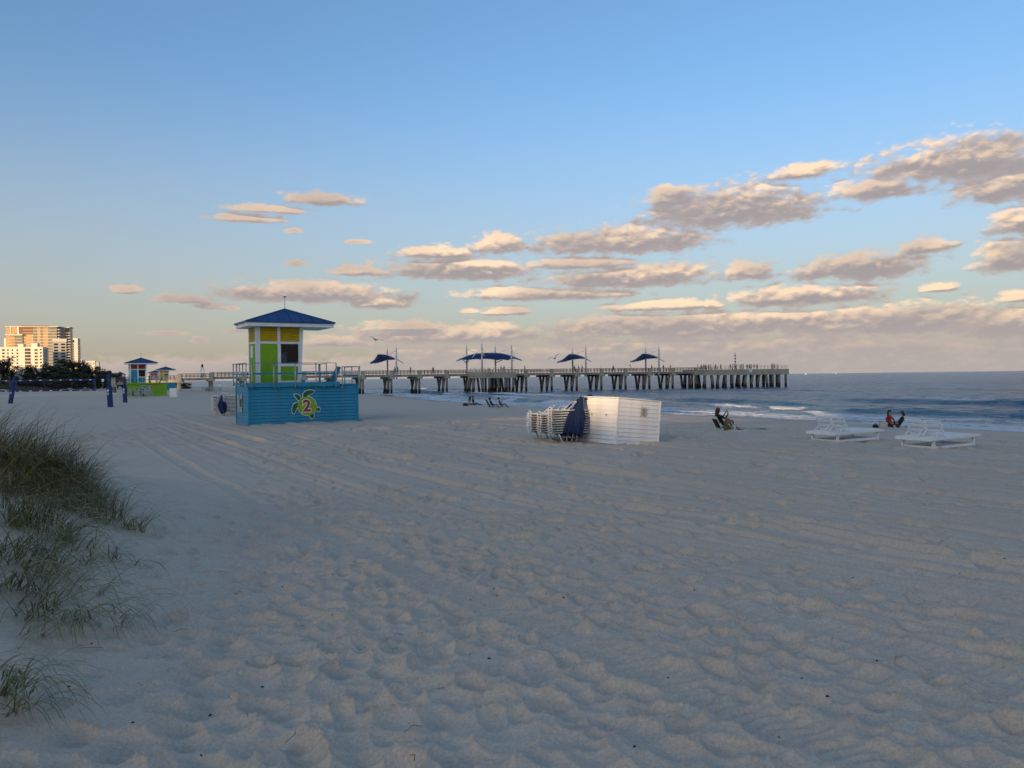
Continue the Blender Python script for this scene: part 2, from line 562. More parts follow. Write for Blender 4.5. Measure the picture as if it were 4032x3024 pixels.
mt = bpy.data.materials.new('sand')
mt.use_nodes = True
t = NT(mt.node_tree)
bs = mt.node_tree.nodes['Principled BSDF']
tc = t.n('ShaderNodeTexCoord')
oc = tc.outputs['Object']
n_big = t.noise(oc, 0.35, 4.0, 0.55)
n_mid = t.noise(oc, 3.0, 5.0, 0.6)
n_grain = t.noise(oc, 420.0, 2.0, 0.7)
n_speck = t.noise(oc, 90.0, 3.0, 0.6)
c = t.mix(t.smooth(n_big, 0.35, 0.65), (0.66, 0.51, 0.38), (0.72, 0.565, 0.425))
c = t.mix(t.smooth(n_mid, 0.35, 0.7, 0.0, 0.5), c, (0.58, 0.445, 0.33))
c = t.mix(t.smooth(n_grain, 0.3, 0.75, 0.0, 0.5), c, (0.72, 0.60, 0.47))
c = t.mix(t.smooth(t.noise(oc, 46.0, 3.0, 0.7), 0.32, 0.7, 0.0, 0.55), c, (0.40, 0.30, 0.22))
c = t.mix(t.smooth(t.noise(oc, 130.0, 2.0, 0.7), 0.4, 0.72, 0.0, 0.55), c, (0.80, 0.68, 0.54))
c = t.mix(t.smooth(n_speck, 0.62, 0.78, 0.0, 0.45), c, (0.30, 0.24, 0.19))
at = t.n('ShaderNodeAttribute', attribute_name='wet')
c = t.mix(at.outputs['Fac'], c, (0.15, 0.125, 0.105))
t.link(c, bs.inputs['Base Color'])
t.link(t.smooth(at.outputs['Fac'], 0.2, 1.0, 0.95, 0.3), bs.inputs['Roughness'])
bs.inputs['Specular IOR Level'].default_value = 0.25
b1 = t.n('ShaderNodeBump')
b1.inputs['Strength'].default_value = 0.5
b1.inputs['Distance'].default_value = 0.008
hh = t.math('MULTIPLY_ADD', t.noise(oc, 30.0, 5.0, 0.7), 1.0, t.math('MULTIPLY', n_grain, 0.3))
t.link(hh, b1.inputs['Height'])
t.link(b1.outputs[0], bs.inputs['Normal'])
M_SAND = mt
sand_me.materials.append(mt)
obj('beach', sand_me, kind='structure', label='pale dry sand beach with footprints and tyre tracks')

# ------------------------------------------------------------------ sea
fine_t2 = np.radians(np.linspace(-36, 46, 620))
coarse_t2 = np.radians(np.linspace(46, 324, 40)[1:-1])
TH2 = np.concatenate([fine_t2, coarse_t2])
RR2 = np.concatenate([np.geomspace(18, 420, 640), np.geomspace(420, 60000, 70)[1:]])
X, Y = polar_mesh('sea', TH2, RR2)
O = -shore_s(X, Y)                        # distance offshore
L = X * B_DIR.x + Y * B_DIR.y
fadeR = 1 - smoothstep(260, 420, np.hypot(X, Y))
Z = np.zeros_like(X)
foam = np.zeros_like(X)
def breaker(o0, amp, width, seed, wob, broken, spots=None):
    """one wave line o0 metres out, steep towards the beach"""
    global Z, foam
    oo = O - (o0 + wob * vnoise(L * 0.02 + seed, L * 0 + seed) + 0.9 * vnoise(L * 0.11 + seed, L * 0 + 3))
    a = amp * np.clip(0.45 + 1.5 * vnoise(L * 0.035 + seed * 7, L * 0 + seed), 0.05, 1.2)
    shape = np.where(oo < 0, np.exp(-(oo / (width * 0.42)) ** 2), np.exp(-(oo / width) ** 2))
    Z = Z + a * shape - 0.25 * a * np.exp(-((oo + width * 1.2) / width) ** 2)
    br = np.clip((vnoise(L * 0.03 + seed * 3, L * 0 + 1.7 * seed) + broken) * 6, 0, 1)
    if spots: br = np.clip(sum(np.exp(-((L - c_) / w_) ** 2) for c_, w_ in spots) * 1.3, 0, 1)
    front = np.exp(-((oo + 0.35 * width) / (0.55 * width)) ** 2)
    foam = np.maximum(foam, br * front)
    foam = np.maximum(foam, 0.45 * br * np.exp(-((oo - 1.3 * width) / (1.3 * width)) ** 2))
breaker(2.5, 0.12, 1.2, 1.3, 2.5, 0.55)
breaker(6.5, 0.34, 1.6, 2.1, 3.0, 0.25)
breaker(14.0, 0.95, 1.9, 3.7, 3.0, 0.02, ((61, 4.5), (52.5, 2.2), (84, 6), (118, 9), (150, 8)))
breaker(24.0, 0.46, 2.6, 5.2, 5.0, -0.02)
breaker(37.0, 0.42, 3.0, 6.9, 6.0, -0.1)
breaker(52.0, 0.36, 3.4, 8.4, 8.0, -0.12)
breaker(70.0, 0.30, 3.6, 9.9, 8.0, -0.25)
breaker(92.0, 0.28, 4.0, 11.3, 9.0, -0.4)
chop = 0.16 * fbm(X * 0.16, Y * 0.16, 3) + 0.11 * fbm(O * 0.55 + 3, L * 0.2, 3) + 0.07 * fbm(O * 1.4, L * 0.6, 2)
Z = (Z + chop * smoothstep(0, 9, O)) * fadeR
Z = Z * smoothstep(-1.0, 3.0, O) + 0.02
wash = (1 - smoothstep(3.0, 17.0, O)) * smoothstep(-0.25, 0.22, fbm(O * 0.33, L * 0.13 + 4, 3) + 0.1)
foam = np.maximum(foam, wash)
patch = 0.5 * (1 - smoothstep(18, 40, O)) * smoothstep(0.05, 0.4, fbm(O * 0.25 + 8, L * 0.09, 3))
foam = np.maximum(foam, patch)
Z = Z + 0.10 * np.clip(foam, 0, 1) * fadeR * (0.5 + vnoise(X * 2.3, Y * 2.3))
# keep the sheet under the beach where the sand stands above it
sea_me = grid_mesh('sea', X, Y, np.where(O < -4, -0.6, Z), True, {'foam': foam * fadeR, 'shallow': 1 - smoothstep(2, 26, O)})

mt = bpy.data.materials.new('sea_water')
mt.use_nodes = True
t = NT(mt.node_tree)
bs = mt.node_tree.nodes['Principled BSDF']
tc = t.n('ShaderNodeTexCoord')
oc = tc.outputs['Object']
at = t.n('ShaderNodeAttribute', attribute_name='foam')
mp = t.n('ShaderNodeMapping')
mp.inputs['Rotation'].default_value = (0, 0, -SHORE_ANGLE)
t.link(oc, mp.inputs[0])
mp2 = t.n('ShaderNodeMapping')
mp2.inputs['Scale'].default_value = (1.0, 0.35, 1.0)
t.link(mp.outputs[0], mp2.inputs[0])
st = mp2.outputs[0]
fn = t.noise(st, 1.1, 7.0, 0.68)
fn2 = t.noise(st, 7.0, 4.0, 0.6)
lace = t.math('ADD', t.math('MULTIPLY', fn, 0.75), t.math('MULTIPLY', fn2, 0.25))
thr = t.smooth(at.outputs['Fac'], 0.0, 1.0, 0.78, 0.30)
fm = t.smooth(t.math('SUBTRACT', lace, thr), -0.05, 0.10)
fm = t.math('MULTIPLY', fm, t.smooth(at.outputs['Fac'], 0.04, 0.2))
wc = t.mix(t.smooth(t.noise(st, 0.05, 3.0, 0.5), 0.35, 0.65), (0.010, 0.055, 0.105), (0.018, 0.08, 0.14))
sh = t.n('ShaderNodeAttribute', attribute_name='shallow')
wc = t.mix(t.smooth(sh.outputs['Fac'], 0.0, 1.0, 0.0, 0.8), wc, (0.09, 0.16, 0.19))      # sand stirred up in the shallows
t.link(t.mix(fm, wc, (0.72, 0.74, 0.75)), bs.inputs['Base Color'])
t.link(t.smooth(fm, 0.0, 0.6, 0.23, 0.8), bs.inputs['Roughness'])
bs.inputs['IOR'].default_value = 1.333
b1 = t.n('ShaderNodeBump')
b1.inputs['Strength'].default_value = 0.9
b1.inputs['Distance'].default_value = 1.6
hgt = t.math('ADD', t.math('MULTIPLY', t.noise(st, 0.55, 5.0, 0.6), 0.9), t.math('MULTIPLY', t.noise(st, 2.6, 4.0, 0.6), 0.25))
t.link(hgt, b1.inputs['Height'])
t.link(b1.outputs[0], bs.inputs['Normal'])
M_SEA = mt
sea_me.materials.append(mt)
obj('sea', sea_me, kind='structure', label='choppy blue green sea with small breakers')

# ------------------------------------------------------------------ materials
M_BLUE = material('blue_paint', (0.014, 0.26, 0.42), 0.55, var=0.13, scale=1.6, bump=0.15, dirt=(0.10, 0.24, 0.32, 0.55))
M_BLUE2 = material('blue_board_paint', (0.02, 0.22, 0.36), 0.5, var=0.1, scale=3)
M_LIME = material('lime_paint', (0.20, 0.42, 0.008), 0.5, var=0.1, scale=1.5, bump=0.1, dirt=(0.16, 0.28, 0.03, 0.3))
M_WHITE = material('white_paint', (0.82, 0.83, 0.83), 0.5, var=0.06, scale=2.0, dirt=(0.6, 0.59, 0.55, 0.35))
M_YELLOW = material('yellow_paint', (0.68, 0.42, 0.012), 0.5, var=0.1, scale=3)
M_RED = material('red_paint', (0.40, 0.035, 0.02), 0.5, var=0.1, scale=3)
M_ROOF = material('blue_metal_roof', (0.016, 0.075, 0.22), 0.38, metal=0.25, var=0.15, scale=1.2, dirt=(0.05, 0.11, 0.2, 0.4))
M_GALV = material('galvanised_steel', (0.52, 0.52, 0.46), 0.45, metal=0.35, var=0.1, scale=5)
M_GLASS = material('dark_window_glass', (0.008, 0.009, 0.011), 0.12, var=0.1, scale=1.0, spec=0.25)
M_DGREEN = material('turtle_green', (0.02, 0.13, 0.045), 0.5, var=0.1)
M_SHELL = material('shell_green', (0.27, 0.42, 0.03), 0.5, var=0.12)
M_NOTICE = material('faded_notice', (0.42, 0.42, 0.38), 0.6, var=0.3, scale=7)
M_DARK = material('dark_print', (0.05, 0.055, 0.06), 0.6, var=0.4, scale=9)
M_DOLPHIN = material('dolphin_blue', (0.05, 0.20, 0.42), 0.5, var=0.15)
M_ALU = material('white_aluminium', (0.76, 0.76, 0.75), 0.4, metal=0.1, var=0.08)
M_STRAP = material('dark_strap', (0.016, 0.018, 0.022), 0.7, var=0.3)
M_NAVY = material('navy_canvas', (0.006, 0.022, 0.08), 0.8, var=0.3, scale=5, bump=0.4, bscale=18, dirt=(0.02, 0.045, 0.10, 0.4))
M_NAVYDK = material('navy_sail', (0.006, 0.012, 0.055), 0.7, var=0.2)
M_WOOD = material('weathered_pole', (0.27, 0.24, 0.20), 0.8, var=0.2, scale=8, bump=0.3)
M_CONC = material('weathered_concrete', (0.30, 0.29, 0.245), 0.85, var=0.18, scale=0.9, bump=0.4, bscale=8, dirt=(0.16, 0.155, 0.13, 0.55))
M_PRINT = material('grey_print', (0.26, 0.26, 0.25), 0.6, var=0.4, scale=14)


# ------------------------------------------------------------------ condominiums inland of the viewer, whose long shadows cover the beach
M_STUCCO = material('cream_stucco', (0.62, 0.58, 0.50), 0.8, var=0.06, scale=0.2)
PERP = Vector((math.cos(SUN_AZ_BACK), -math.sin(SUN_AZ_BACK), 0))
ALONG = Vector((math.sin(SUN_AZ_BACK), math.cos(SUN_AZ_BACK), 0))
row_rz = math.atan2(PERP.y, PERP.x)
def condo(label, p0, p1, h, along=-220.0, depth=24.0):
    c = ALONG * along + PERP * ((p0 + p1) / 2)
    root = thing('condominium', label, 'building', (c.x, c.y, 2.0), row_rz, 'condominiums inland of the beach')
    w = (p1 - p0) / 2
    MB().box(-w, w, -depth, 0, -1.0, h).build('wall', M_STUCCO, root)
    nf = int(h / 3.1)
    slab = MB().box(-w + 0.6, w - 0.6, 0.002, 1.6, -0.1, 0.1).mesh('balcony', [M_STUCCO])
    band = MB().box(-w + 0.8, w - 0.8, 0.003, 0.06, 0.5, 2.4).mesh('window_band', [M_GLASS])
    for k in range(1, nf):
        for nm, me in (('balcony', slab), ('window_band', band)):
            o = obj(nm, me, root)
            o.location = (0, 0, k * 3.1)
    return root
condo('cream condominium block at the southern end of the inland row', 70, 420, 53)
condo('cream condominium block inland, next south of the low gap', -9.2, 64, 53)
condo('low cream annexe filling the gap in the inland row', -23, -9.4, 19.0)
condo('cream condominium block inland, next north of the low gap', -150, -23.2, 53)
condo('cream condominium block at the northern end of the inland row', -420, -156, 53)

def text_mesh(txt, size, extrude, offset=0.0, bevel=0.0):
    cu = bpy.data.curves.new('numeral', 'FONT')
    cu.body, cu.size, cu.extrude, cu.offset = txt, size, extrude, offset
    cu.align_x, cu.align_y = 'CENTER', 'CENTER'
    ob = bpy.data.objects.new('numeral_source', cu)
    COL.objects.link(ob)
    dg = bpy.context.evaluated_depsgraph_get()
    me = bpy.data.meshes.new_from_object(ob.evaluated_get(dg))
    bpy.data.objects.remove(ob)
    bpy.data.curves.remove(cu)
    me.materials.clear()
    return me

def grow(pts, k):
    """outline pushed outwards by k"""
    n = len(pts)
    area = sum(pts[i][0] * pts[(i + 1) % n][1] - pts[(i + 1) % n][0] * pts[i][1] for i in range(n))
    sg = 1 if area > 0 else -1
    out = []
    for i in range(n):
        (x0, y0), (x1, y1), (x2, y2) = pts[i - 1], pts[i], pts[(i + 1) % n]
        d1, d2 = Vector((x1 - x0, y1 - y0)).normalized(), Vector((x2 - x1, y2 - y1)).normalized()
        nn = (Vector((d1.y, -d1.x)) + Vector((d2.y, -d2.x)))
        nn = nn.normalized() if nn.length > 1e-4 else Vector((d1.y, -d1.x))
        out.append((x1 + sg * nn.x * k, y1 + sg * nn.y * k))
    return out

def smooth_loop(pts, sub=4):
    n, out = len(pts), []
    for i in range(n):
        p0, p1, p2, p3 = [Vector(pts[(i + j) % n]) for j in (-1, 0, 1, 2)]
        for k in range(sub):
            t = k / sub
            out.append(tuple(0.5 * ((2 * p1) + (p2 - p0) * t + (2 * p0 - 5 * p1 + 4 * p2 - p3) * t * t + (3 * p1 - p0 - 3 * p2 + p3) * t ** 3)))
    return out

# ------------------------------------------------------------------ lifeguard towers
def clap_mesh(length, h, key, gap=0.026):
    """one lapped siding board: bottom edge proud, lying along x, facing -y"""
    m_ = MB()
    h -= gap
    vs = [(0, 0, 0), (length, 0, 0), (0, -0.05, 0.0), (length, -0.05, 0.0), (0, -0.012, h), (length, -0.012, h), (0, 0.0, h), (length, 0.0, h)]
    m_.add(vs, [(2, 3, 5, 4), (0, 1, 3, 2), (4, 5, 7, 6), (0, 2, 4, 6), (1, 7, 5, 3), (0, 6, 7, 1)])
    return m_.mesh(key)

TURTLE = {  # outlines traced from the sign, in crop units about its centre
    'flipper_a': [(880, 1240), (884, 1200), (915, 1172), (960, 1163), (1003, 1170), (1005, 1186), (975, 1206), (935, 1222), (908, 1248)],
    'head': [(781, 1207), (808, 1206), (850, 1240), (832, 1277), (803, 1256), (786, 1228)],
    'flipper_b': [(818, 1305), (782, 1312), (757, 1347), (750, 1395), (766, 1430), (786, 1408), (800, 1370), (822, 1345)],
    'flipper_c': [(1030, 1388), (1055, 1366), (1077, 1381), (1073, 1404), (1050, 1411), (1030, 1402)],
    'flipper_d': [(953, 1445), (1000, 1440), (1002, 1474), (985, 1494), (966, 1489), (954, 1464)],
}
def emblem_turtle(root, cx, cz, yf):
    def cv(p): return [((x - 925) / 217, -(y - 1345) / 217) for x, y in p]
    ux, uy, nz = (1, 0, 0), (0, 0, 1), (0, -1, 0)
    e = MB()
    shell = [(0.5 * math.cos(a) * (1 + 0.05 * math.cos(2 * a + 1.2)), 0.5 * math.sin(a)) for a in [2 * math.pi * k / 40 for k in range(40)]]
    for k, p in enumerate([shell] + [smooth_loop(cv(p)) for p in TURTLE.values()]):
        e.poly(grow(p, 0.035), (cx, yf, cz), ux, uy, nz, 0.012 + 0.0012 * k)
    em = e.build('turtle_emblem', M_WHITE, root, label='white edged green sea turtle carrying a red number 2')
    for nm, p in TURTLE.items():
        MB().poly(smooth_loop(cv(p)), (cx, yf - 0.019, cz), ux, uy, nz, 0.008).build('head' if nm == 'head' else 'flipper', M_DGREEN, em)
    MB().poly(shell, (cx, yf - 0.022, cz), ux, uy, nz, 0.012).build('shell', M_SHELL, em)
    numeral(em, '2', cx - 0.02, cz - 0.02, yf - 0.034, 0.86)
    return em

def numeral(parent, txt, cx, cz, yf, size):
    for nm, off, mat, dy in (('numeral_edge', size * 0.075, M_WHITE, 0.0), ('numeral', size * 0.03, M_RED, 0.008)):
        me = text_mesh(txt, size, 0.006, off)
        me.materials.append(mat)
        o = obj(nm, me, parent)
        o.location, o.rotation_euler = (cx, yf - dy, cz), (R(90), 0, 0)
        if nm == 'numeral': o['label'] = 'red number ' + txt

def emblem_dolphin(root, cx, cz, yf):
    body = smooth_loop([(-0.85, 0.62), (-0.6, 0.72), (-0.35, 0.62), (-0.1, 0.35), (0.1, 0.02), (0.2, -0.3), (0.42, -0.5), (0.3, -0.58), (0.12, -0.5), (-0.1, -0.62), (-0.05, -0.42), (0.03, -0.3), (-0.1, -0.05), (-0.35, 0.2), (-0.6, 0.42), (-0.95, 0.5)], 3)
    e = MB().poly(grow(body, 0.05), (cx, yf, cz), (1, 0, 0), (0, 0, 1), (0, -1, 0), 0.012)
    em = e.build('dolphin_emblem', M_WHITE, root, label='white edged leaping blue dolphin beside a red number 3')
    MB().poly(body, (cx, yf - 0.014, cz), (1, 0, 0), (0, 0, 1), (0, -1, 0), 0.01).build('dolphin_body', M_DOLPHIN, em)
    numeral(em, '3', cx + 0.42, cz + 0.35, yf - 0.012, 0.85)

def make_tower(label, loc, rz, c_base, c_door, c_wall, c_louv, emblem=None, fine=True):
    root = thing('lifeguard_tower', label, 'lifeguard tower', loc, rz, 'lifeguard towers along the beach')
    Wd, Dp, Hb = 5.85, 3.0, 2.02
    n_rows = 12 if fine else 6
    hh = Hb / n_rows
    MB().box(0.03, Wd - 0.03, 0.03, Dp - 0.03, -0.5, Hb - 0.01).build('base_core', c_base, root)
    fm, sm = clap_mesh(Wd, hh, 'siding_long'), clap_mesh(Dp, hh, 'siding_short')
    fm.materials.append(c_base); sm.materials.append(c_base)
    for i in range(n_rows):
        z = i * hh
        for me, lc, rot in ((fm, (0, 0.03, z), 0), (fm, (Wd, Dp - 0.03, z), math.pi), (sm, (0.03, Dp, z), -math.pi / 2), (sm, (Wd - 0.03, 0, z), math.pi / 2)):
            o = obj('siding_board', me, root)
            o.location, o.rotation_euler = lc, (0, 0, rot)
    for x, y in ((0, 0), (Wd, 0), (0, Dp), (Wd, Dp)):
        MB().box(x - 0.035, x + 0.035, y - 0.035, y + 0.035, -0.4, Hb + 0.001).build('corner_trim', c_base, root)
    # decks
    zd = Hb + 0.16
    d = MB().box(-0.08, 4.78, -0.1, 3.25, Hb + 0.06, zd)
    d.build('deck', c_base, root)
    f = MB().box(-0.10, 4.8, -0.13, -0.1, Hb - 0.06, zd + 0.02)
    f.build('deck_fascia', c_base, root)
    for x in (0.1, 1.35, 1.5, 2.6, 2.75, 3.9, 4.55):
        MB().box(x, x + 0.07, -0.12, -0.035, Hb - 0.16, Hb - 0.06).build('deck_bracket', c_base, root)
    MB().box(4.78, 5.95, -0.06, 2.6, Hb + 0.0, Hb + 0.06).build('landing', c_base, root)
    # railings
    zt, zm = zd + 1.02, zd + 0.48
    def rail(p, q, n, z0, zt_, zm_):
        p, q = Vector(p), Vector(q)
        for i in range(n + 1):
            c = p.lerp(q, i / n)
            MB().tube([(c.x, c.y, z0), (c.x, c.y, zt_)], 0.032, 8).build('railing_post', M_GALV, root, smooth=True)
        MB().bar((p.x, p.y, zt_ + 0.015), (q.x, q.y, zt_ + 0.015), 0.11, 0.03).build('top_rail', M_GALV if not fine else M_BLUE2, root)
        MB().bar((p.x, p.y, zm_), (q.x, q.y, zm_), 0.03, 0.10).build('middle_rail', M_BLUE2 if fine else M_GALV, root)
    rail((0.15, -0.16, 0), (4.6, -0.16, 0), 4, Hb - 0.1, zt, zm)
    rail((-0.1, 0.0, 0), (-0.1, 3.2, 0), 4, Hb, zt, zm)
    rail((0.1, 3.28, 0), (4.7, 3.28, 0), 4, Hb, zt, zm)
    rail((4.74, 2.0, 0), (4.74, 3.2, 0), 1, Hb, zt, zm)
    zl = Hb + 0.06
    rail((4.95, -0.12, 0), (5.9, -0.12, 0), 1, zl - 0.25, zl + 0.92, zl + 0.45)
    rail((5.98, 0.0, 0), (5.98, 2.5, 0), 2, zl - 0.25, zl + 0.92, zl + 0.45)
    for y in (1.7, 2.1):
        MB().bar((5.0, y, zl), (5.42, y, zl + 0.96), 0.05, 0.16).build('ladder_stringer', M_BLUE2, root)
    # cabin
    x0, x1, x1t, y0, y1, z0, z1 = 0.6, 2.92, 3.08, 0.72, 2.45, zd, zd + 2.95
    lean = lambda z: x1 + (x1t - x1) * (z - z0) / (z1 - z0)
    core = MB()
    core.add([(x0 + .03, y0 + .03, z0), (x1 - .03, y0 + .03, z0), (x1 - .03, y1 - .03, z0), (x0 + .03, y1 - .03, z0),
              (x0 + .03, y0 + .03, z1), (x1t - .03, y0 + .03, z1), (x1t - .03, y1 - .03, z1), (x0 + .03, y1 - .03, z1)],
             [(0, 3, 2, 1), (4, 5, 6, 7), (0, 1, 5, 4), (1, 2, 6, 5), (2, 3, 7, 6), (3, 0, 4, 7)])
    core.build('cabin_wall', c_wall, root)
    tr = lambda a, b, w=0.17, h=0.05: MB().bar(a, b, w, h, upv=(0, 1, 0)).build('white_trim', M_WHITE, root)
    xm = 1.77
    yf = y0 + 0.01
    tr((x0 + .09, yf, z0), (x0 + .09, yf, z1), 0.2)
    tr((x1 - .09, yf, z0), (x1t - .09, yf, z1), 0.2)
    tr((xm, yf + 0.004, z0), (xm, yf + 0.004, z1), 0.16)
    tr((x0 + .18, yf + 0.007, z0 + 2.14), (lean(z0 + 2.14) - .17, yf + 0.007, z0 + 2.14), 0.12)
    tr((xm + .07, yf + 0.007, z0 + 0.94), (lean(z0 + 0.94) - .17, yf + 0.007, z0 + 0.94), 0.14)
    tr((xm + .07, yf + 0.007, z0 + 0.05), (lean(z0) - .17, yf + 0.007, z0 + 0.05), 0.12)
    dr = MB().box(x0 + .21, xm - .09, y0 - 0.005, y0 + 0.04, z0, z0 + 2.07).build('door', c_door, root)
    MB().box(xm - .24, xm - .13, y0 - 0.05, y0 - 0.006, z0 + 0.92, z0 + 0.97).build('door_handle', M_GALV, dr)
    xa, xb = xm + .1, lean(z0 + 1.5) - .2
    wn = MB().box(xa, xb, y0 + 0.0, y0 + 0.029, z0 + 1.04, z0 + 2.06).build('window', M_GLASS, root)
    MB().box(xa + .02, xa + .3, y0 - 0.004, y0 - 0.001, z0 + 1.08, z0 + 1.62).build('pane', M_DARK, wn)
    for xq in (xa - 0.02, xb + 0.02):
        MB().bar((xq, y0 - .01, z0 + 1.0), (xq, y0 - .01, z0 + 2.09), 0.03, 0.05, upv=(0, 1, 0)).build('window_frame', M_WHITE, wn)
    # lower wall boards and louvres
    for k in range(4):
        MB().box(xm + .09, lean(z0 + .5) - .19, y0 - 0.0 + 0.004 * (k % 2), y0 + 0.029, z0 + 0.13 + k * 0.183, z0 + 0.13 + k * 0.183 + 0.172).build('wall_board', c_wall, root)
    for a, b in ((x0 + .2, xm - .09), (xm + .09, lean(z0 + 2.5) - .2)):
        if fine:
            for k in range(7):
                zz = z0 + 2.23 + k * 0.098
                m_ = MB().add([(a, y0 - 0.02, zz), (b, y0 - 0.02, zz), (b, y0 - 0.02, zz + 0.03), (a, y0 - 0.02, zz + 0.03),
                               (a, y0 + 0.03, zz + 0.045), (b, y0 + 0.03, zz + 0.045), (b, y0 + 0.03, zz + 0.085), (a, y0 + 0.03, zz + 0.085)],
                              [(0, 1, 2, 3), (7, 6, 5, 4), (3, 2, 6, 7), (0, 4, 5, 1), (0, 3, 7, 4), (1, 5, 6, 2)])
                m_.build('louvre_slat', c_louv, root)
        else:
            MB().box(a, b, y0 - 0.01, y0 + 0.029, z0 + 2.22, z0 + 2.9).build('louvre_panel', c_louv, root)
    # landward side
    xs = x0
    for yy in (y0 + .05, y1 - .05):
        MB().box(xs - 0.03, xs + 0.02, yy - 0.08, yy + 0.08, z0, z1).build('white_trim', M_WHITE, root)
    MB().box(xs - 0.028, xs + 0.02, y0 + .13, y1 - .13, z0 + 2.08, z0 + 2.2).build('white_trim', M_WHITE, root)
    ymid = (y0 + y1) / 2
    for a, b in ((y0 + .14, ymid - .03), (ymid + .03, y1 - .14)):
        if fine:
            for k in range(7):
                zz = z0 + 2.23 + k * 0.098
                MB().bar((xs - 0.005, a, zz + .03), (xs - 0.005, b, zz + .03), 0.06, 0.045).build('louvre_slat', c_louv, root)
        else:
            MB().box(xs - 0.01, xs + 0.03, a, b, z0 + 2.22, z0 + 2.9).build('louvre_panel', c_louv, root)
    for k in range(10 if fine else 0):
        MB().box(xs - 0.012 - 0.004 * (k % 2), xs + 0.03, y0 + .14, y1 - .14, z0 + 0.04 + k * 0.2, z0 + 0.04 + k * 0.2 + 0.19).build('wall_board', c_wall, root)
    MB().box(xs - 0.035, xs - 0.017, ymid - .1, ymid + .35, z0 + 1.35, z0 + 2.0).build('notice_panel', M_WHITE, root)
    # roof: wide hip with standing seams
    rx0, rx1, ry0, ry1, ze, za = 0.0, 4.62, 0.1, 3.0, z1 + 0.02, z1 + 1.08
    ax, ay = (rx0 + rx1) / 2 + 0.02, (ry0 + ry1) / 2
    MB().box(rx0 + .02, rx1 - .02, ry0 + .02, ry1 - .02, ze, ze + 0.19).build('eave_fascia', M_WHITE, root)
    zr = ze + 0.2
    rf = MB()
    rf.add([(rx0 - .05, ry0 - .05, zr), (rx1 + .05, ry0 - .05, zr), (rx1 + .05, ry1 + .05, zr), (rx0 - .05, ry1 + .05, zr),
            (rx0 - .05, ry0 - .05, zr + .06), (rx1 + .05, ry0 - .05, zr + .06), (rx1 + .05, ry1 + .05, zr + .06), (rx0 - .05, ry1 + .05, zr + .06), (ax, ay, za)],
           [(0, 3, 2, 1), (0, 1, 5, 4), (1, 2, 6, 5), (2, 3, 7, 6), (3, 0, 4, 7), (4, 5, 8), (5, 6, 8), (6, 7, 8), (7, 4, 8)])
    roof = rf.build('roof', M_ROOF, root)
    cs = [Vector((rx0 - .05, ry0 - .05, zr + .06)), Vector((rx1 + .05, ry0 - .05, zr + .06)), Vector((rx1 + .05, ry1 + .05, zr + .06)), Vector((rx0 - .05, ry1 + .05, zr + .06))]
    ap = Vector((ax, ay, za))
    for i in range(4):
        p, q = cs[i], cs[(i + 1) % 4]
        MB().bar(p, ap, 0.07, 0.05).build('hip_cap', M_ROOF, roof)
        n_s = 8 if i % 2 == 0 else 5
        inw = (Vector((ax, ay, 0)) - Vector(((p.x + q.x) / 2, (p.y + q.y) / 2, 0)))
        inw = Vector((0, 1 if i == 0 else -1, 0)) if i % 2 == 0 else Vector((-1 if i == 1 else 1, 0, 0))
        half = (ry1 - ry0 + .1) / 2 if i % 2 == 0 else (rx1 - rx0 + .1) / 2
        for k in range(1, n_s):
            t = k / n_s
            s0 = p.lerp(q, t)
            run = half * min(t, 1 - t) / 0.5
            e = s0 + inw * run
            e.z = zr + .06 + (za - zr - .06) * run / half
            MB().bar(s0, e, 0.03, 0.05).build('roof_seam', M_ROOF, roof)
    MB().tube([(ax, ay, za - .02), (ax, ay, za + 0.62)], 0.02, 6).build('antenna', M_GALV, root)
    MB().tube([(ax, ay, za + 0.62), (ax, ay, za + 0.68)], [0.03, 0.1], 8).build('antenna_cap', M_DARK, root)
    if emblem == 'turtle':
        emblem_turtle(root, 3.02, 0.92, -0.025)
        for (a, b, z_a, z_b, mt_) in ((0.55, 0.95, 0.62, 1.62, M_NOTICE), (1.15, 1.6, 0.62, 1.62, M_NOTICE)):
            nb = MB().box(-0.05, -0.02, Dp - b, Dp - a, z_a, z_b).build('notice_board', mt_, root)
            if a > 1: MB().box(-0.056, -0.051, Dp - b + .04, Dp - a - .04, 0.92, 1.34).build('printed_panel', M_DARK, nb)
    if emblem == 'dolphin':
        emblem_dolphin(root, 3.1, 1.05, -0.025)
    return root

p = at_depth(980, 1678, 39.6)
TOWER = make_tower('blue based lifeguard tower with yellow louvres, lime door and number 2 turtle', (p.x, p.y, ground_z(p.x, p.y) - 0.02), SHORE_ANGLE, M_BLUE, M_LIME, M_LIME, M_YELLOW, 'turtle', True)
p = ground_at(496, 121)
make_tower('lime based lifeguard tower with red louvres, blue door and number 3 dolphin', (p.x, p.y, p.z - 0.05), SHORE_ANGLE, M_LIME, M_BLUE, M_BLUE, M_RED, 'dolphin', True)
p = ground_at(617, 200)
make_tower('far blue based lifeguard tower with yellow louvres just seaward of the lime tower', (p.x, p.y, p.z), SHORE_ANGLE, M_BLUE, M_LIME, M_LIME, M_YELLOW, None, False)
p = ground_at(585, 262)
make_tower('farthest lifeguard tower, mostly hidden behind the other far towers', (p.x, p.y, p.z), SHORE_ANGLE, M_BLUE, M_BLUE, M_WHITE, M_RED, None, False)

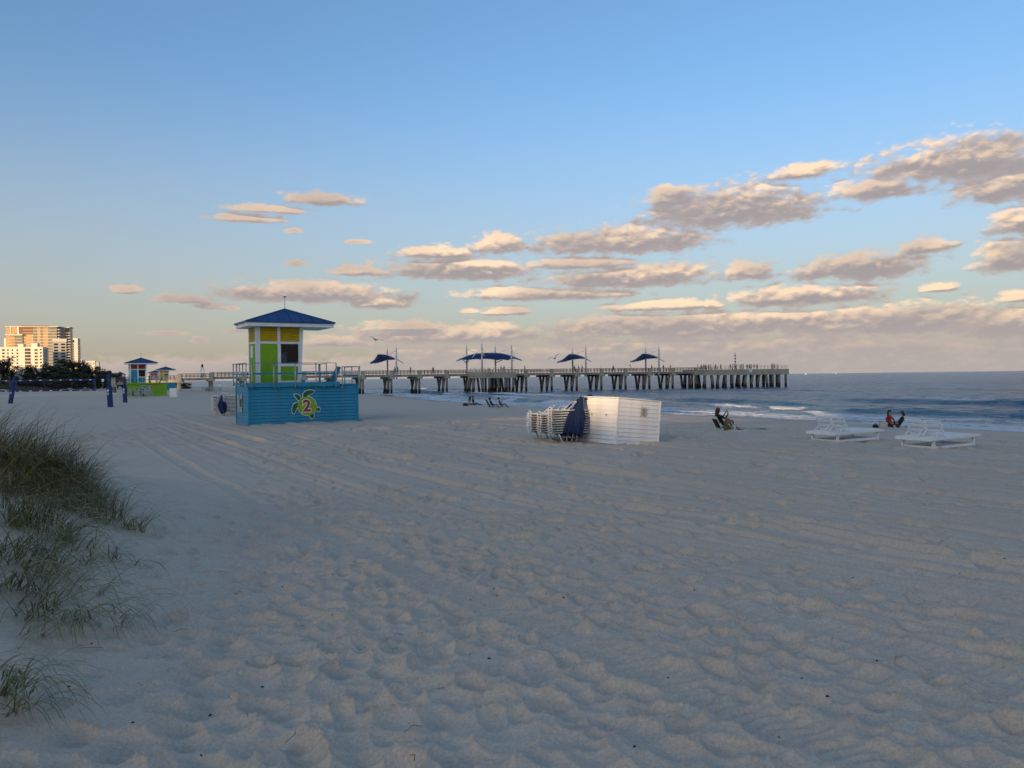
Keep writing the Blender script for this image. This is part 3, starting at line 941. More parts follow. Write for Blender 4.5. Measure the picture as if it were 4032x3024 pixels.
# ------------------------------------------------------------------ white locker box
def plank_box(label, origin, rz, wx, wy, h, rows, tilt=0.0, sign=True):
    """box of lapped white boards; local x across the near right face, y back"""
    root = thing('storage_box', label, 'storage box', origin, rz, 'white storage boxes on the sand')
    root.rotation_euler = (0, tilt, rz)
    MB().box(.025, wx - .025, .025, wy - .025, -0.4, h - 0.012).build('box_core', M_WHITE, root)
    hh = (h + 0.12) / rows
    fx, fy = clap_mesh(wx, hh, 'box_board_x', 0.012), clap_mesh(wy, hh, 'box_board_y', 0.012)
    fx.materials.append(M_WHITE); fy.materials.append(M_WHITE)
    for i in range(rows):
        z = -0.12 + i * hh
        for me, lc, rot in ((fx, (0, 0.025, z), 0), (fx, (wx, wy - .025, z), math.pi), (fy, (.025, wy, z), -math.pi / 2), (fy, (wx - .025, 0, z), math.pi / 2)):
            o = obj('board', me, root)
            o.location, o.rotation_euler = lc, (0, 0, rot)
    for x, y in ((0, 0), (wx, 0), (0, wy), (wx, wy)):
        MB().box(x - .022, x + .022, y - .022, y + .022, -0.3, h).build('corner_trim', M_WHITE, root)
    MB().box(-.03, wx + .03, -.03, wy + .03, h + 0.001, h + 0.035).build('lid', M_WHITE, root)
    if sign:
        sg = MB().box(wx * 0.52, wx * 0.52 + 0.26, -0.045, -0.028, h - 0.56, h - 0.24).build('notice', M_NOTICE, root, label='small grey printed notice')
        MB().box(wx * 0.52 + .07, wx * 0.52 + .19, -0.05, -0.046, h - 0.52, h - 0.29).build('notice_print', M_PRINT, sg)
        for yy in (0.55, 1.35):
            MB().box(-0.06, -0.02, yy, yy + 0.03, h - 0.62, h - 0.54).build('latch', M_GALV, root)
    return root
c0 = at_depth(2424, 1755, 25.6)
gz = ground_z(c0.x, c0.y)
plank_box('white boarded storage box with a notice, leaning beside the stacked loungers', (c0.x, c0.y, gz), SHORE_ANGLE, 1.85, 2.15, 1.56, 12, R(5.5))
p = ground_at(667, 112)
plank_box('small white box standing on sand right of the lime tower', (p.x, p.y, p.z), R(8), 0.92, 0.8, 1.28, 8, 0, False)

# ------------------------------------------------------------------ stacked loungers
def chaise_meshes():
    L_, Wh = 1.9, 0.29
    fr = MB()
    arc = lambda x, dz: [(x, Wh * math.sin(a) / math.sin(R(75)), dz - 0.085 * (math.cos(a) - math.cos(R(75))) / (1 - math.cos(R(75)))) for a in [R(-75) + R(150) * k / 10 for k in range(11)]]
    for sy in (-1, 1):
        fr.tube([(-0.03, sy * (Wh + 0.05), 0.03), (0, sy * Wh, 0), (0.6, sy * Wh, 0.012), (L_, sy * Wh, 0)], 0.027, 6)
    fr.tube(arc(0, 0), 0.027, 6)
    fr.tube(arc(L_, 0), 0.027, 6)
    for x in (0.35, 1.45):
        fr.tube([(x, -Wh, -0.02), (x, Wh, -0.02)], 0.012, 6)
    frame = fr.mesh('lounger_frame', [M_ALU], True)
    st = MB()
    for k in range(14):
        x = 0.1 + k * 0.128
        st.box(x, x + 0.09, -Wh + 0.01, Wh - 0.01, -0.055, -0.012)
    strap = st.mesh('lounger_straps', [M_STRAP])
    lg = MB()
    for x, dx in ((0.25, 0.13),):
        for sy in (-1, 1):
            lg.tube([(x, sy * (Wh - 0.03), -0.01), (x + dx, sy * (Wh - 0.03), -0.3)], 0.027, 6)
        lg.tube([(x + dx, -Wh + .03, -0.29), (x + dx, Wh - .03, -0.29)], 0.014, 6)
    legs = lg.mesh('lounger_legs', [M_ALU], True)
    hp = MB()
    for sy in (-1, 1):
        hp.tube([(0.55, sy * Wh, 0.01), (0.9, sy * Wh, 0.30)], 0.015, 6)
    hp.tube([(0.9, -Wh, 0.30), (0.9, Wh, 0.30)], 0.015, 6)
    hoop = hp.mesh('lounger_back', [M_ALU], True)
    h2 = MB().tube([(0.02, Wh * math.cos(a), 0.12 * math.sin(a)) for a in [math.pi * k / 10 for k in range(11)]], 0.027, 6).mesh('lounger_hoop', [M_ALU], True)
    return frame, strap, legs, hoop, h2
CH_FRAME, CH_STRAP, CH_LEGS, CH_HOOP, CH_ARC = chaise_meshes()
def ordinal(n):
    return ['bottom', 'second', 'third', 'fourth', 'fifth', 'sixth', 'seventh', 'eighth', 'ninth', 'tenth', 'eleventh', 'twelfth'][n]
def chaise_stack(loc, rz, n, where, group, dz=0.086, z0=0.33):
    for k in range(n):
        pos = 'top' if k == n - 1 else ordinal(k)
        r = thing('lounge_chair', f'white framed lounger, {pos} one of {where}', 'lounge chair',
                  (loc[0] + random.uniform(-.015, .015), loc[1] + random.uniform(-.015, .015), loc[2] + z0 + k * dz), rz + random.uniform(-.03, .03), group)
        obj('frame', CH_FRAME, r)
        obj('straps', CH_STRAP, r)
        if k == 0:
            for dx_ in (0.0, 1.35): obj('leg_frame', CH_LEGS, r).location = (dx_, 0, 0)
        if k == n - 1:
            obj('backrest_frame', CH_HOOP, r)
            obj('head_hoop', CH_ARC, r)
ax_long = Vector((0.985, 0.17, 0))
ang_long = math.atan2(ax_long.y, ax_long.x)
for (pxl, dep, n, nm) in ((2083, 28.3, 8, 'the stack farthest from the white box'), (2122, 27.7, 8, 'the middle stack beside the white box'), (2164, 27.1, 10, 'the tallest stack beside the navy umbrellas')):
    p = ground_at(pxl, dep)
    q = p - Vector((0, 0, 0))
    chaise_stack((q.x, q.y, q.z), ang_long, n, nm, 'loungers stacked beside the white box')

def folded_umbrella(label, base, top, w, seed, group, pole_out=0.12):
    rnd = random.Random(seed)
    root = thing('folded_umbrella', label, 'umbrella', base, 0, group)
    b, tp = Vector((0, 0, 0)), Vector(top) - Vector(base)
    MB().tube([b, tp * 1.02], 0.028, 8).build('pole', M_WOOD, root, smooth=True)
    ax = tp.normalized()
    s1 = ax.cross(Vector((0, 1, 0))).normalized()
    s2 = ax.cross(s1).normalized()
    rings, n = 9, 20
    m_ = MB()
    vs, fs = [], []
    for i in range(rings):
        t = i / (rings - 1)
        c = tp * (0.17 + 0.83 * t) + s1 * (0.06 * math.sin(t * 2.6 + seed))
        rad = w * (0.75 + 0.35 * math.sin(math.pi * min(t * 1.25, 1.0))) * (1 - 0.72 * max(0, t - 0.55) / 0.45)
        for j in range(n):
            a = 2 * math.pi * j / n
            fold = 1 + 0.30 * math.cos(a * 5 + seed + t * 1.6) + 0.12 * math.sin(a * 9 + t * 4)
            jag = 0.05 * math.sin(a * 5 + seed) if i == 0 else 0
            vs.append(c + (s1 * math.cos(a) + s2 * math.sin(a)) * rad * fold + ax * jag)
    for i in range(rings - 1):
        for j in range(n):
            fs.append((i * n + j, i * n + (j + 1) % n, (i + 1) * n + (j + 1) % n, (i + 1) * n + j))
    fs.append(tuple(range((rings - 1) * n, rings * n)))
    m_.add(vs, fs)
    m_.build('canopy', M_NAVY, root, smooth=True)
    return root
for k, (pxb, pyb, pxt, pyt, d0, d1, w) in enumerate(((2208, 1729, 2250, 1592, 26.9, 27.4, 0.15), (2226, 1733, 2270, 1570, 26.6, 27.2, 0.16), (2246, 1735, 2288, 1562, 26.3, 27.2, 0.165), (2264, 1735, 2298, 1565, 26.2, 27.0, 0.15))):
    b = ground_at(pxb, d0)
    tp = at_depth(pxt, pyt, d1)
    folded_umbrella('folded navy umbrella leaning on the white box, ' + ['nearest the loungers', 'second from the loungers', 'third from the loungers', 'tight against the box'][k], b, tp, w, k * 1.7 + 0.4, 'navy umbrellas leaning on the box')
# canvas thrown over the top of the box
def drape(label, corners, nu, nv, amp, seed):
    m_ = MB()
    c = [Vector(p) for p in corners]
    vs, fs = [], []
    for i in range(nu + 1):
        for j in range(nv + 1):
            u, v = i / nu, j / nv
            p = c[0].lerp(c[1], u).lerp(c[3].lerp(c[2], u), v)
            p = p + Vector((0, 0, amp * math.sin(u * 9 + seed + 3 * v) * math.sin(math.pi * v) + amp * 1.3 * math.sin(math.pi * u) * math.sin(math.pi * v)))
            vs.append(p)
    for i in range(nu):
        for j in range(nv):
            a = i * (nv + 1) + j
            fs.append((a, a + nv + 1, a + nv + 2, a + 1))
    m_.add(vs, fs)
    o = m_.build('canvas_cover', M_NAVY, None, smooth=True)
    md = o.modifiers.new('thickness', 'SOLIDIFY')
    md.thickness = 0.03
    return tag(o, label, 'canvas')
drape('navy canvas thrown over the back edge of the leaning white box', [at_depth(2284, 1570, 26.95), at_depth(2352, 1570, 27.3), at_depth(2350, 1564, 28.0), at_depth(2280, 1562, 27.9)], 14, 6, 0.06, 0.7)

# stacks beside the blue tower
p = ground_at(846, 52.0)
chaise_stack((p.x, p.y, p.z), R(62), 11, 'the stack left of the hanging navy umbrella', 'loungers stacked behind the blue tower', 0.09, 0.3)
p = ground_at(884, 51.2)
chaise_stack((p.x, p.y, p.z), R(3), 12, 'the stack half hidden by the blue tower', 'loungers stacked behind the blue tower', 0.09, 0.28)
folded_umbrella('folded navy umbrella hanging against the loungers behind the blue tower', ground_at(881, 50.6), at_depth(870, 1558, 51.2), 0.21, 2.2, 'navy umbrellas leaning on the box')
# stacks near the lime tower
for k, (pxl, dep, n) in enumerate(((503, 116, 6), (526, 115.5, 7), (548, 115, 6))):
    p = ground_at(pxl, dep)
    chaise_stack((p.x, p.y, p.z), R(-60 + 25 * k), n, ['the stack at the landward end of the lime tower', 'the middle stack against the lime tower', 'the stack under the lime tower dolphin'][k], 'loungers stacked at the lime tower', 0.13, 0.35)
drape('navy cover spread over the loungers at the lime tower', [ground_at(512, 116) + Vector((0, 0, 1.25)), ground_at(566, 115) + Vector((0, 0, 1.2)), ground_at(566, 114.2) + Vector((0, 0, 0.1)), ground_at(556, 115.3) + Vector((0, 0, 0.4))], 10, 5, 0.08, 1.1)
for k, (pxl, dep, n) in enumerate(((798, 156, 5), (818, 156, 5), (838, 155, 5))):
    p = ground_at(pxl, dep)
    chaise_stack((p.x, p.y, p.z), R(-50 + 15 * k), n, ['the landward stack on the open sand before the pier', 'the middle stack on the open sand before the pier', 'the seaward stack on the open sand before the pier'][k], 'loungers stacked on the open sand', 0.16, 0.35)

# ------------------------------------------------------------------ double wooden loungers
def make_daybed(label, loc, rz):
    root = thing('double_lounger', label, 'sun lounger', loc, rz, 'white double loungers facing the sea')
    L_, Wd, zt = 2.8, 1.28, 0.34
    for y in (0.02, Wd - 0.02):
        MB().box(0, L_, y - 0.02, y + 0.02, zt - 0.085, zt).build('side_rail', M_WHITE, root)
    for x in (0.02, L_ - 0.02):
        MB().box(x - 0.019, x + 0.019, 0.04, Wd - 0.04, zt - 0.109, zt - 0.001).build('end_rail', M_WHITE, root)
    MB().box(0.04, L_ - .04, Wd / 2 - .03, Wd / 2 + .03, zt - 0.1, zt - 0.03).build('centre_rail', M_WHITE, root)
    n = 17
    for k in range(n):
        x = 0.06 + k * (L_ - 0.12) / n
        for y0 in (0.045, Wd / 2 + 0.02):
            MB().box(x, x + 0.11, y0, y0 + Wd / 2 - 0.065, zt - 0.028, zt - 0.004).build('deck_slat', M_WHITE, root)
    for x in (0.24, L_ - 0.24):
        for y in (0.12, Wd - 0.12):
            MB().box(x - 0.04, x + 0.04, y - 0.04, y + 0.04, -0.06, zt - 0.111).build('leg', M_WHITE, root)
    for y in (0.12, Wd - 0.12):
        MB().box(0.295, L_ - 0.295, y - 0.025, y + 0.025, -0.04, 0.05).build('ground_rail', M_WHITE, root)
    for x in (0.24, L_ - 0.24):
        MB().box(x - 0.025, x + 0.025, 0.17, Wd - 0.17, -0.04, 0.048).build('ground_rail', M_WHITE, root)
    for y0 in (0.06, Wd / 2 + 0.02):
        w = Wd / 2 - 0.08
        h0, h1 = Vector((0.80, 0, zt + 0.01)), Vector((0.50, 0, zt + 0.50))
        br = MB()
        for y in (y0 + .02, y0 + w - .02):
            br.bar(h0 + Vector((0, y, 0)), h1 + Vector((0, y, 0)), 0.04, 0.05, upv=(0, 1, 0))
        bo = br.build('backrest', M_WHITE, root)
        for t in (0.04, 0.36, 0.68, 0.97):
            c = h0.lerp(h1, t) + Vector((0.02, 0, 0))
            MB().bar(c + Vector((0, y0, 0)), c + Vector((0, y0 + w, 0)), 0.03, 0.085, upv=(-0.5, 0, 0.85)).build('backrest_slat', M_WHITE, bo)
        for y in (y0 + .06, y0 + w - .06):
            MB().bar(h0.lerp(h1, 0.45) + Vector((0, y, 0)), (0.36, y, zt), 0.03, 0.04).build('backrest_prop', M_WHITE, bo)
    return root
for (pxc, pyc, lab) in ((3298, 1742, 'white wooden double lounger farther from us, nearer the seated woman'), (3676, 1768, 'white wooden double lounger nearest us at the right')):
    c = on_ground(pxc, pyc)
    # pixel marks the near head corner leg
    o_ = Vector((0.24, 0.12, 0))
    rot = Matrix.Rotation(SHORE_ANGLE, 3, 'Z')
    q = c - rot @ o_
    make_daybed(lab, (q.x, q.y, c.z + 0.03), SHORE_ANGLE)

# ------------------------------------------------------------------ pier
TH_P = R(15)
E_P, N_P = Vector((math.cos(TH_P), math.sin(TH_P), 0)), Vector((math.sin(TH_P), -math.cos(TH_P), 0))   # along the pier, towards us
P0 = Vector((ray(1440, 1490).x / ray(1440, 1490).y * 182, 182, 0))
def pier_t(px, off=0.0):
    """distance along the pier (near edge moved off metres towards us) seen in photo column px"""
    d = ray(px, 1480)
    k = d.x / d.y
    q = P0 + N_P * off
    return (k * q.y - q.x) / (E_P.x - k * E_P.y)
def pp(t, off, z):
    q = P0 + E_P * t + N_P * off
    return Vector((q.x, q.y, z))
M_PILE = material('pile_concrete', (0.20, 0.19, 0.165), 0.9, var=0.22, scale=0.8, bump=0.4, bscale=8)
nt = NT(M_PILE.node_tree)
bsd = M_PILE.node_tree.nodes['Principled BSDF']
src = bsd.inputs['Base Color'].links[0].from_socket
geo = nt.n('ShaderNodeNewGeometry')
sx = nt.n('ShaderNodeSeparateXYZ')
nt.link(geo.outputs['Position'], sx.inputs[0])
zz = nt.math('ADD', sx.outputs[2], nt.math('MULTIPLY', nt.noise(geo.outputs['Position'], 1.2, 3.0), 0.8))
nt.link(nt.mix(nt.smooth(zz, 1.9, 1.2), src, (0.028, 0.026, 0.02)), bsd.inputs['Base Color'])     # marine growth up to the tide line
M_RAIL = material('timber_rail', (0.16, 0.125, 0.095), 0.85, var=0.25, scale=2)
M_STEEL = material('white_mast', (0.66, 0.67, 0.67), 0.4, var=0.06)
M_CONC_L = material('pale_concrete', (0.36, 0.35, 0.29), 0.85, var=0.14, scale=0.5, bump=0.4, bscale=6, dirt=(0.23, 0.225, 0.18, 0.5))

pier = thing('fishing_pier', 'long grey concrete fishing pier on rows of piles running out to sea', 'pier', (P0.x, P0.y, 0), TH_P)
# local frame: x along the pier, y back from the near edge
ZD, ZC, WP = 4.55, 3.52, 6.6
T_END, T_TERM = 115.0, 88.6
T_START = -62.0
SPAN = 6.7
bents = [-0.6 + SPAN * k for k in range(-8, 14)]
seg = MB().box(0.02, SPAN - 0.02, 0.0, WP, ZD - 0.24, ZD).mesh('deck_span', [M_CONC])
gir = MB().box(0.03, SPAN - 0.03, 0.05, 0.45, ZD - 0.55, ZD - 0.241).mesh('girder', [M_CONC])
SKEW = -0.2                                    # the bents stand a little askew of the deck
capm = MB()
capm.box(-0.62, 0.62, -0.5, WP + 0.7, ZC, ZD - 0.551)
capm.v = [(x + SKEW * y, y, z) for x, y, z in capm.v]
capm = capm.mesh('pile_cap', [M_CONC_L])
blk = MB().box(-0.42, 0.42, -0.32, -0.01, ZD - 0.55, ZD + 1.02).mesh('rail_pilaster', [M_CONC_L])
def rail_mesh(n, length):
    m_ = MB()
    for k in range(n + 1):
        x = 0.45 + (length - 0.9) * k / n
        m_.box(x - 0.05, x + 0.05, 0.06, 0.16, ZD + 0.0, ZD + 0.95)
    m_.box(0.3, length - 0.3, 0.0, 0.22, ZD + 0.95, ZD + 1.03)
    m_.box(0.4, length - 0.4, 0.161, 0.2, ZD + 0.62, ZD + 0.74)
    m_.box(0.4, length - 0.4, 0.161, 0.2, ZD + 0.3, ZD + 0.42)
    return m_.mesh('railing_panel', [M_RAIL])
rpan = rail_mesh(7, SPAN)
def pile_mesh(dx, dy):
    m_ = MB()
    m_.bar((dx, dy, -2.2), (0, 0, ZC + 0.05), 0.46, 0.46, upv=(0, 1, 0))
    return m_.mesh('pile', [M_PILE])
pl_s, pl_l, pl_r, pl_f = pile_mesh(0, 0), pile_mesh(-1.0, 0), pile_mesh(0.75, 0), pile_mesh(0, -0.7)
def put(name, me, x=0, y=0, z=0, parent=None, rz=0):
    o = obj(name, me, parent or pier)
    o.location = (x, y, z)
    if rz: o.rotation_euler = (0, 0, rz)
    return o
for k, t in enumerate(bents):
    dz = 0.0
    if t < -36: dz = -(-36 - t) * 0.055          # the ramp down to the shore end
    put('deck_span', seg, t, 0, dz)
    put('girder', gir, t, 0, dz)
    put('girder', gir, t, WP - 0.5, dz)
    if not (24 < t < 38) and t < 88: put('rail_pilaster', blk, t, 0, dz)
    put('railing_panel', rpan, t, -0.05, dz)
    put('railing_panel', rpan, t, WP - 0.2, dz)
    put('pile_cap', capm, t, 0, dz)
    for me, y, x in ((pl_s, 0.3, 0.0), (pl_l, 1.5, -0.1), (pl_s, 3.0, 0.1), (pl_l, 4.6, 0.1), (pl_r, 6.3, 0.0)):
        put('pile', me, t + x + SKEW * y, y, dz)
# widened platforms
def platform(x0, x1, y0, y1, parts):
    MB().box(x0, x1, y0, y0 + 0.35, ZC - 0.1, ZD + 0.38).build('fascia', M_CONC_L, pier)
    MB().box(x0 - 0.002, x0 + 0.3, y0 + 0.351, y1, ZC - 0.05, ZD + 0.36).build('fascia', M_CONC_L, pier)
    MB().box(x1 - 0.3, x1 + 0.002, y0 + 0.351, y1, ZC - 0.05, ZD + 0.36).build('fascia', M_CONC_L, pier)
    MB().box(x0 + 0.31, x1 - 0.31, y0 + 0.36, y1, ZD - 0.3, ZD + 0.02).build('platform_deck', M_CONC, pier)
    nx = int((x1 - x0) / 2.1)
    for i in range(nx + 1):
        for j, y in enumerate((y0 + 0.5, (y0 + y1) / 2 - 0.3, y1 - 1.2)):
            me = random.choice((pl_s, pl_l, pl_r, pl_s))
            put('pile', me, x0 + 0.7 + (x1 - x0 - 1.4) * i / nx + (0.6 * j if j < 2 else -0.5), y, -0.1)
    n = int((x1 - x0) / 2.0)
    pan = MB()
    w = (x1 - x0) / n
    for x in (0.05, w * 0.5): pan.box(x - 0.04, x + 0.04, 0.05, 0.13, ZD + 0.36, ZD + 1.3)
    pan.box(0, w - 0.004, 0.0, 0.16, ZD + 1.3, ZD + 1.36)
    for z in (0.62, 0.95): pan.box(0.0, w - 0.004, 0.131, 0.16, ZD + z, ZD + z + 0.06)
    pm = pan.mesh('railing_panel', [M_CONC_L])
    for i in range(n): put('railing_panel', pm, x0 + i * w, y0 + 0.05)
platform(pier_t(1853, 3.2), pier_t(2034, 3.2), -3.2, 0.4, 1)
platform(pier_t(2770, 3.0), pier_t(3107, 3.0), -3.0, WP + 2.0, 2)
xm_ = pier_t(2950, 3.0)
MB().box(xm_, xm_ + 0.9, -3.03, -3.002, ZD - 0.4, ZD + 0.3).build('white_sign', M_WHITE, pier)
MB().box(pier_t(1920, 3.2), pier_t(1920, 3.2) + 0.7, -3.3, -3.202, ZD - 0.4, ZD + 1.2).build('rail_pilaster', M_CONC_L, pier)

# fabric canopies on masts
def lin(a, b, n): return [a + (b - a) * k / (n - 1) for k in range(n)]
def resample(poly, n):
    ds = [0]
    for a, b in zip(poly, poly[1:]): ds.append(ds[-1] + math.hypot(b[0] - a[0], b[1] - a[1]))
    out = []
    for s_ in lin(0, ds[-1], n):
        i = max(0, min(len(poly) - 2, next((k - 1 for k in range(1, len(ds)) if ds[k] >= s_ - 1e-9), len(poly) - 2)))
        f = (s_ - ds[i]) / max(ds[i + 1] - ds[i], 1e-6)
        out.append((poly[i][0] + (poly[i + 1][0] - poly[i][0]) * f, poly[i][1] + (poly[i + 1][1] - poly[i][1]) * f))
    return out
def on_pier(px, py, off):
    """photo pixel on the vertical plane along the pier, off metres in front of the near edge"""
    t = pier_t(px, off)
    y = (P0 + E_P * t + N_P * off).y
    return at_depth(px, py, y)
def canopy(label, upper, lower, masts, struts, stays, mat):
    base = on_pier(sum(p_[0] for p_ in upper) / len(upper), 1462, -3)
    base.z = ZD
    root = thing('shade_canopy', label, 'canopy', base, 0, 'navy fabric canopies on the pier')
    n, rows = 26, 7
    U_ = [on_pier(x, y, -4.6) for x, y in resample(upper, n)]
    L_ = [on_pier(x, y, -0.6) for x, y in resample(lower, n)]
    vs, fs = [], []
    for i in range(n):
        for j in range(rows):
            t = j / (rows - 1)
            p_ = U_[i].lerp(L_[i], t) - base
            p_.z += 0.35 * math.sin(math.pi * t) * (U_[i].z - L_[i].z) * 0.4
            vs.append(p_)
    for i in range(n - 1):
        for j in range(rows - 1):
            a = i * rows + j
            fs.append((a, a + 1, a + rows + 1, a + rows))
    m_ = MB().add(vs, fs)
    sail = m_.build('sail', mat, root, smooth=True)
    md = sail.modifiers.new('thickness', 'SOLIDIFY')
    md.thickness = 0.06
    MB().tube([p_ - base + Vector((0, 0, 0.06)) for p_ in U_], 0.10, 6).build('edge_tube', M_STEEL, root, smooth=True)
    MB().tube([p_ - base - Vector((0, 0, 0.05)) for p_ in L_], 0.055, 6).build('edge_tube', M_STEEL, root, smooth=True)
    for (px, top, off, zb) in masts:
        q = on_pier(px, top, off)
        b = Vector((q.x, q.y, zb))
        MB().tube([b - base, q - base - Vector((0, 0, 1.2)), q - base], [0.21, 0.2, 0.13], 8).build('mast', M_STEEL, root, smooth=True)
        MB().tube([q - base, q - base + Vector((0, 0, 0.9))], [0.05, 0.02], 5).build('mast_tip', M_STEEL, root)
    for (a, b, off, r_) in struts:
        MB().tube([on_pier(*a, off) - base, on_pier(*b, off) - base], r_, 6).build('strut', M_STEEL, root)
    for (a, b, off) in stays:
        MB().tube([on_pier(*a, off) - base, on_pier(*b, off) - base], 0.045, 5).build('stay', M_STEEL, root)
    return root
canopy('navy canopy on two white masts at the shoreward end of the pier',
       [(1456, 1430), (1474, 1418), (1488, 1396), (1505, 1396), (1525, 1399), (1556, 1412)], [(1456, 1432), (1490, 1428), (1525, 1417), (1556, 1415)],
       [(1525, 1374, -5.0, ZD), (1560, 1371, 0.25, ZD - 1.0)], [((1564, 1415), (1588, 1430), -0.3, 0.13)],
       [((1560, 1380), (1530, 1397), -2.5), ((1524, 1385), (1515, 1394), -4.6)], M_NAVYDK)
canopy('long navy canopy arching over the mid pier platform on four masts',
       [(1797, 1421), (1815, 1412), (1845, 1400), (1875, 1393), (1900, 1391), (1950, 1390), (1985, 1394), (2015, 1403), (2040, 1412), (2054, 1419)],
       [(1797, 1422), (1820, 1415), (1838, 1418), (1862, 1414), (1880, 1413), (1893, 1415), (1903, 1412), (1925, 1413), (1945, 1415), (1956, 1418), (1975, 1415), (1992, 1415), (2000, 1421), (2008, 1412), (2028, 1412), (2054, 1420)],
       [(1837, 1363, -5.0, ZD), (1897, 1354, 0.6, ZD), (1950, 1365, -5.0, ZD), (2014, 1360, 0.6, ZD)],
       [((1838, 1431), (1820, 1415), -5, 0.09), ((1838, 1431), (1848, 1416), -5, 0.09), ((1951, 1430), (1980, 1416), -3, 0.1), ((2014, 1427), (2028, 1412), -0.5, 0.09), ((1859, 1408), (1870, 1395), -0.3, 0.1), ((1900, 1392), (1908, 1402), -0.3, 0.1)],
       [((1897, 1371), (1876, 1390), -0.3), ((1898, 1371), (1915, 1391), -0.3), ((2014, 1374), (2030, 1407), -0.3), ((2012, 1372), (1965, 1389), -1.5), ((1836, 1376), (1821, 1405), -4), ((1950, 1376), (1938, 1389), -4.5), ((1838, 1376), (1876, 1389), -4)],
       material('royal_sail', (0.008, 0.024, 0.12), 0.7, var=0.2))
for k, (dx, lab) in enumerate(((0, 'navy canopy, third along the pier from the shore'), (288, 'navy canopy nearest the seaward end of the pier'))):
    f = lambda ps, dy=0: [(x + dx * 1.0, y - (1.5 if dx else 0)) for x, y in ps]
    canopy(lab, f([(2193, 1426), (2214, 1418), (2230, 1404), (2242, 1395), (2260, 1395), (2285, 1402), (2304, 1410)]), f([(2193, 1428), (2225, 1423), (2255, 1415), (2285, 1412), (2304, 1412)]),
           [(2254 + dx, 1377 - k * 3, -5.0, ZD), (2306 + dx, 1368 - k * 2, 0.25, ZD - 1.0)], [((2309 + dx, 1413), (2328 + dx, 1424), -0.3, 0.12)],
           [((2304 + dx, 1378), (2268 + dx, 1396), -2.5), ((2253 + dx, 1385), (2250 + dx, 1395), -4.5)], M_NAVYDK)

# small beacon standing on the shore end
q = on_pier(797, 1473, -1.0)
bc = thing('pier_beacon', 'slender pale beacon tower standing on the shore end of the pier', 'beacon', q)
MB().tube([(0, 0, -0.8), (0, 0, 0.25)], 0.5, 8).build('plinth', M_WHITE, bc)
for sx_, sy_ in ((-1, -1), (1, -1), (1, 1), (-1, 1)):
    MB().tube([(0.38 * sx_, 0.38 * sy_, 0.25), (0.18 * sx_, 0.18 * sy_, 1.5)], 0.05, 5).build('leg', M_STEEL, bc)
MB().tube([(0, 0, 1.5), (0, 0, 1.95), (0, 0, 2.05)], [0.26, 0.24, 0.3], 8).build('lantern', M_DARK, bc)
MB().tube([(0, 0, 2.05), (0, 0, 2.3)], [0.28, 0.03], 8).build('cap', M_DARK, bc)
# mast with lights at the seaward end
q = on_pier(2895, 1446, -3)
ms = thing('light_mast', 'thin mast with lamps standing on the seaward end of the pier', 'mast', (q.x, q.y, ZD))
MB().tube([(0, 0, 0), (0, 0, 5.2)], [0.12, 0.05], 6).build('pole', M_DARK, ms)
for z in (2.4, 3.3, 4.1):
    MB().box(-0.2, 0.2, -0.12, 0.12, z, z + 0.25).build('lamp_head', M_DARK, ms)
M_RAILG = M_GALV

# ------------------------------------------------------------------ buildings far along the coast
M_BWHITE = material('white_render', (0.66, 0.62, 0.54), 0.8, var=0.06, scale=0.05)
M_BTAN = material('tan_panel', (0.42, 0.30, 0.18), 0.8, var=0.08, scale=0.05)
M_BGLASS = material('greenish_glazing', (0.16, 0.18, 0.15), 0.2, var=0.2, scale=0.12, spec=0.6)
M_BDARK = material('dark_glazing', (0.025, 0.025, 0.028), 0.25, var=0.3, scale=0.2)
M_BBROWN = material('brown_cladding', (0.20, 0.10, 0.06), 0.8, var=0.15, scale=0.1)
M_BGREY = material('grey_render', (0.44, 0.44, 0.43), 0.8, var=0.08, scale=0.05)
BANG = R(12)
def bld(label, pxl, depth, w, dpt, h, wall=M_BWHITE, ang=BANG):
    """building whose near left corner stands in photo column pxl"""
    d = ray(pxl, 1500)
    root = thing('apartment_building', label, 'building', (d.x / d.y * depth, depth, 1.0), ang, 'apartment buildings far along the coast')
    if wall: MB().box(0, w, 0, dpt, -1, h).build('wall', wall, root)
    return root
def wpx(n, depth): return n * depth / FPX           # photo pixels to metres
def zpy(px, py, depth): return at_depth(px, py, depth).z - 1.0
def windows(root, xs, zs, w, h, me_name='window', mat=M_BDARK, side=None, yoff=-0.06):
    me = MB().box(0, w, yoff, 0.02, 0, h).mesh(me_name, [mat])
    for x in xs:
        for z in zs:
            put(me_name, me, x, 0, z, root)
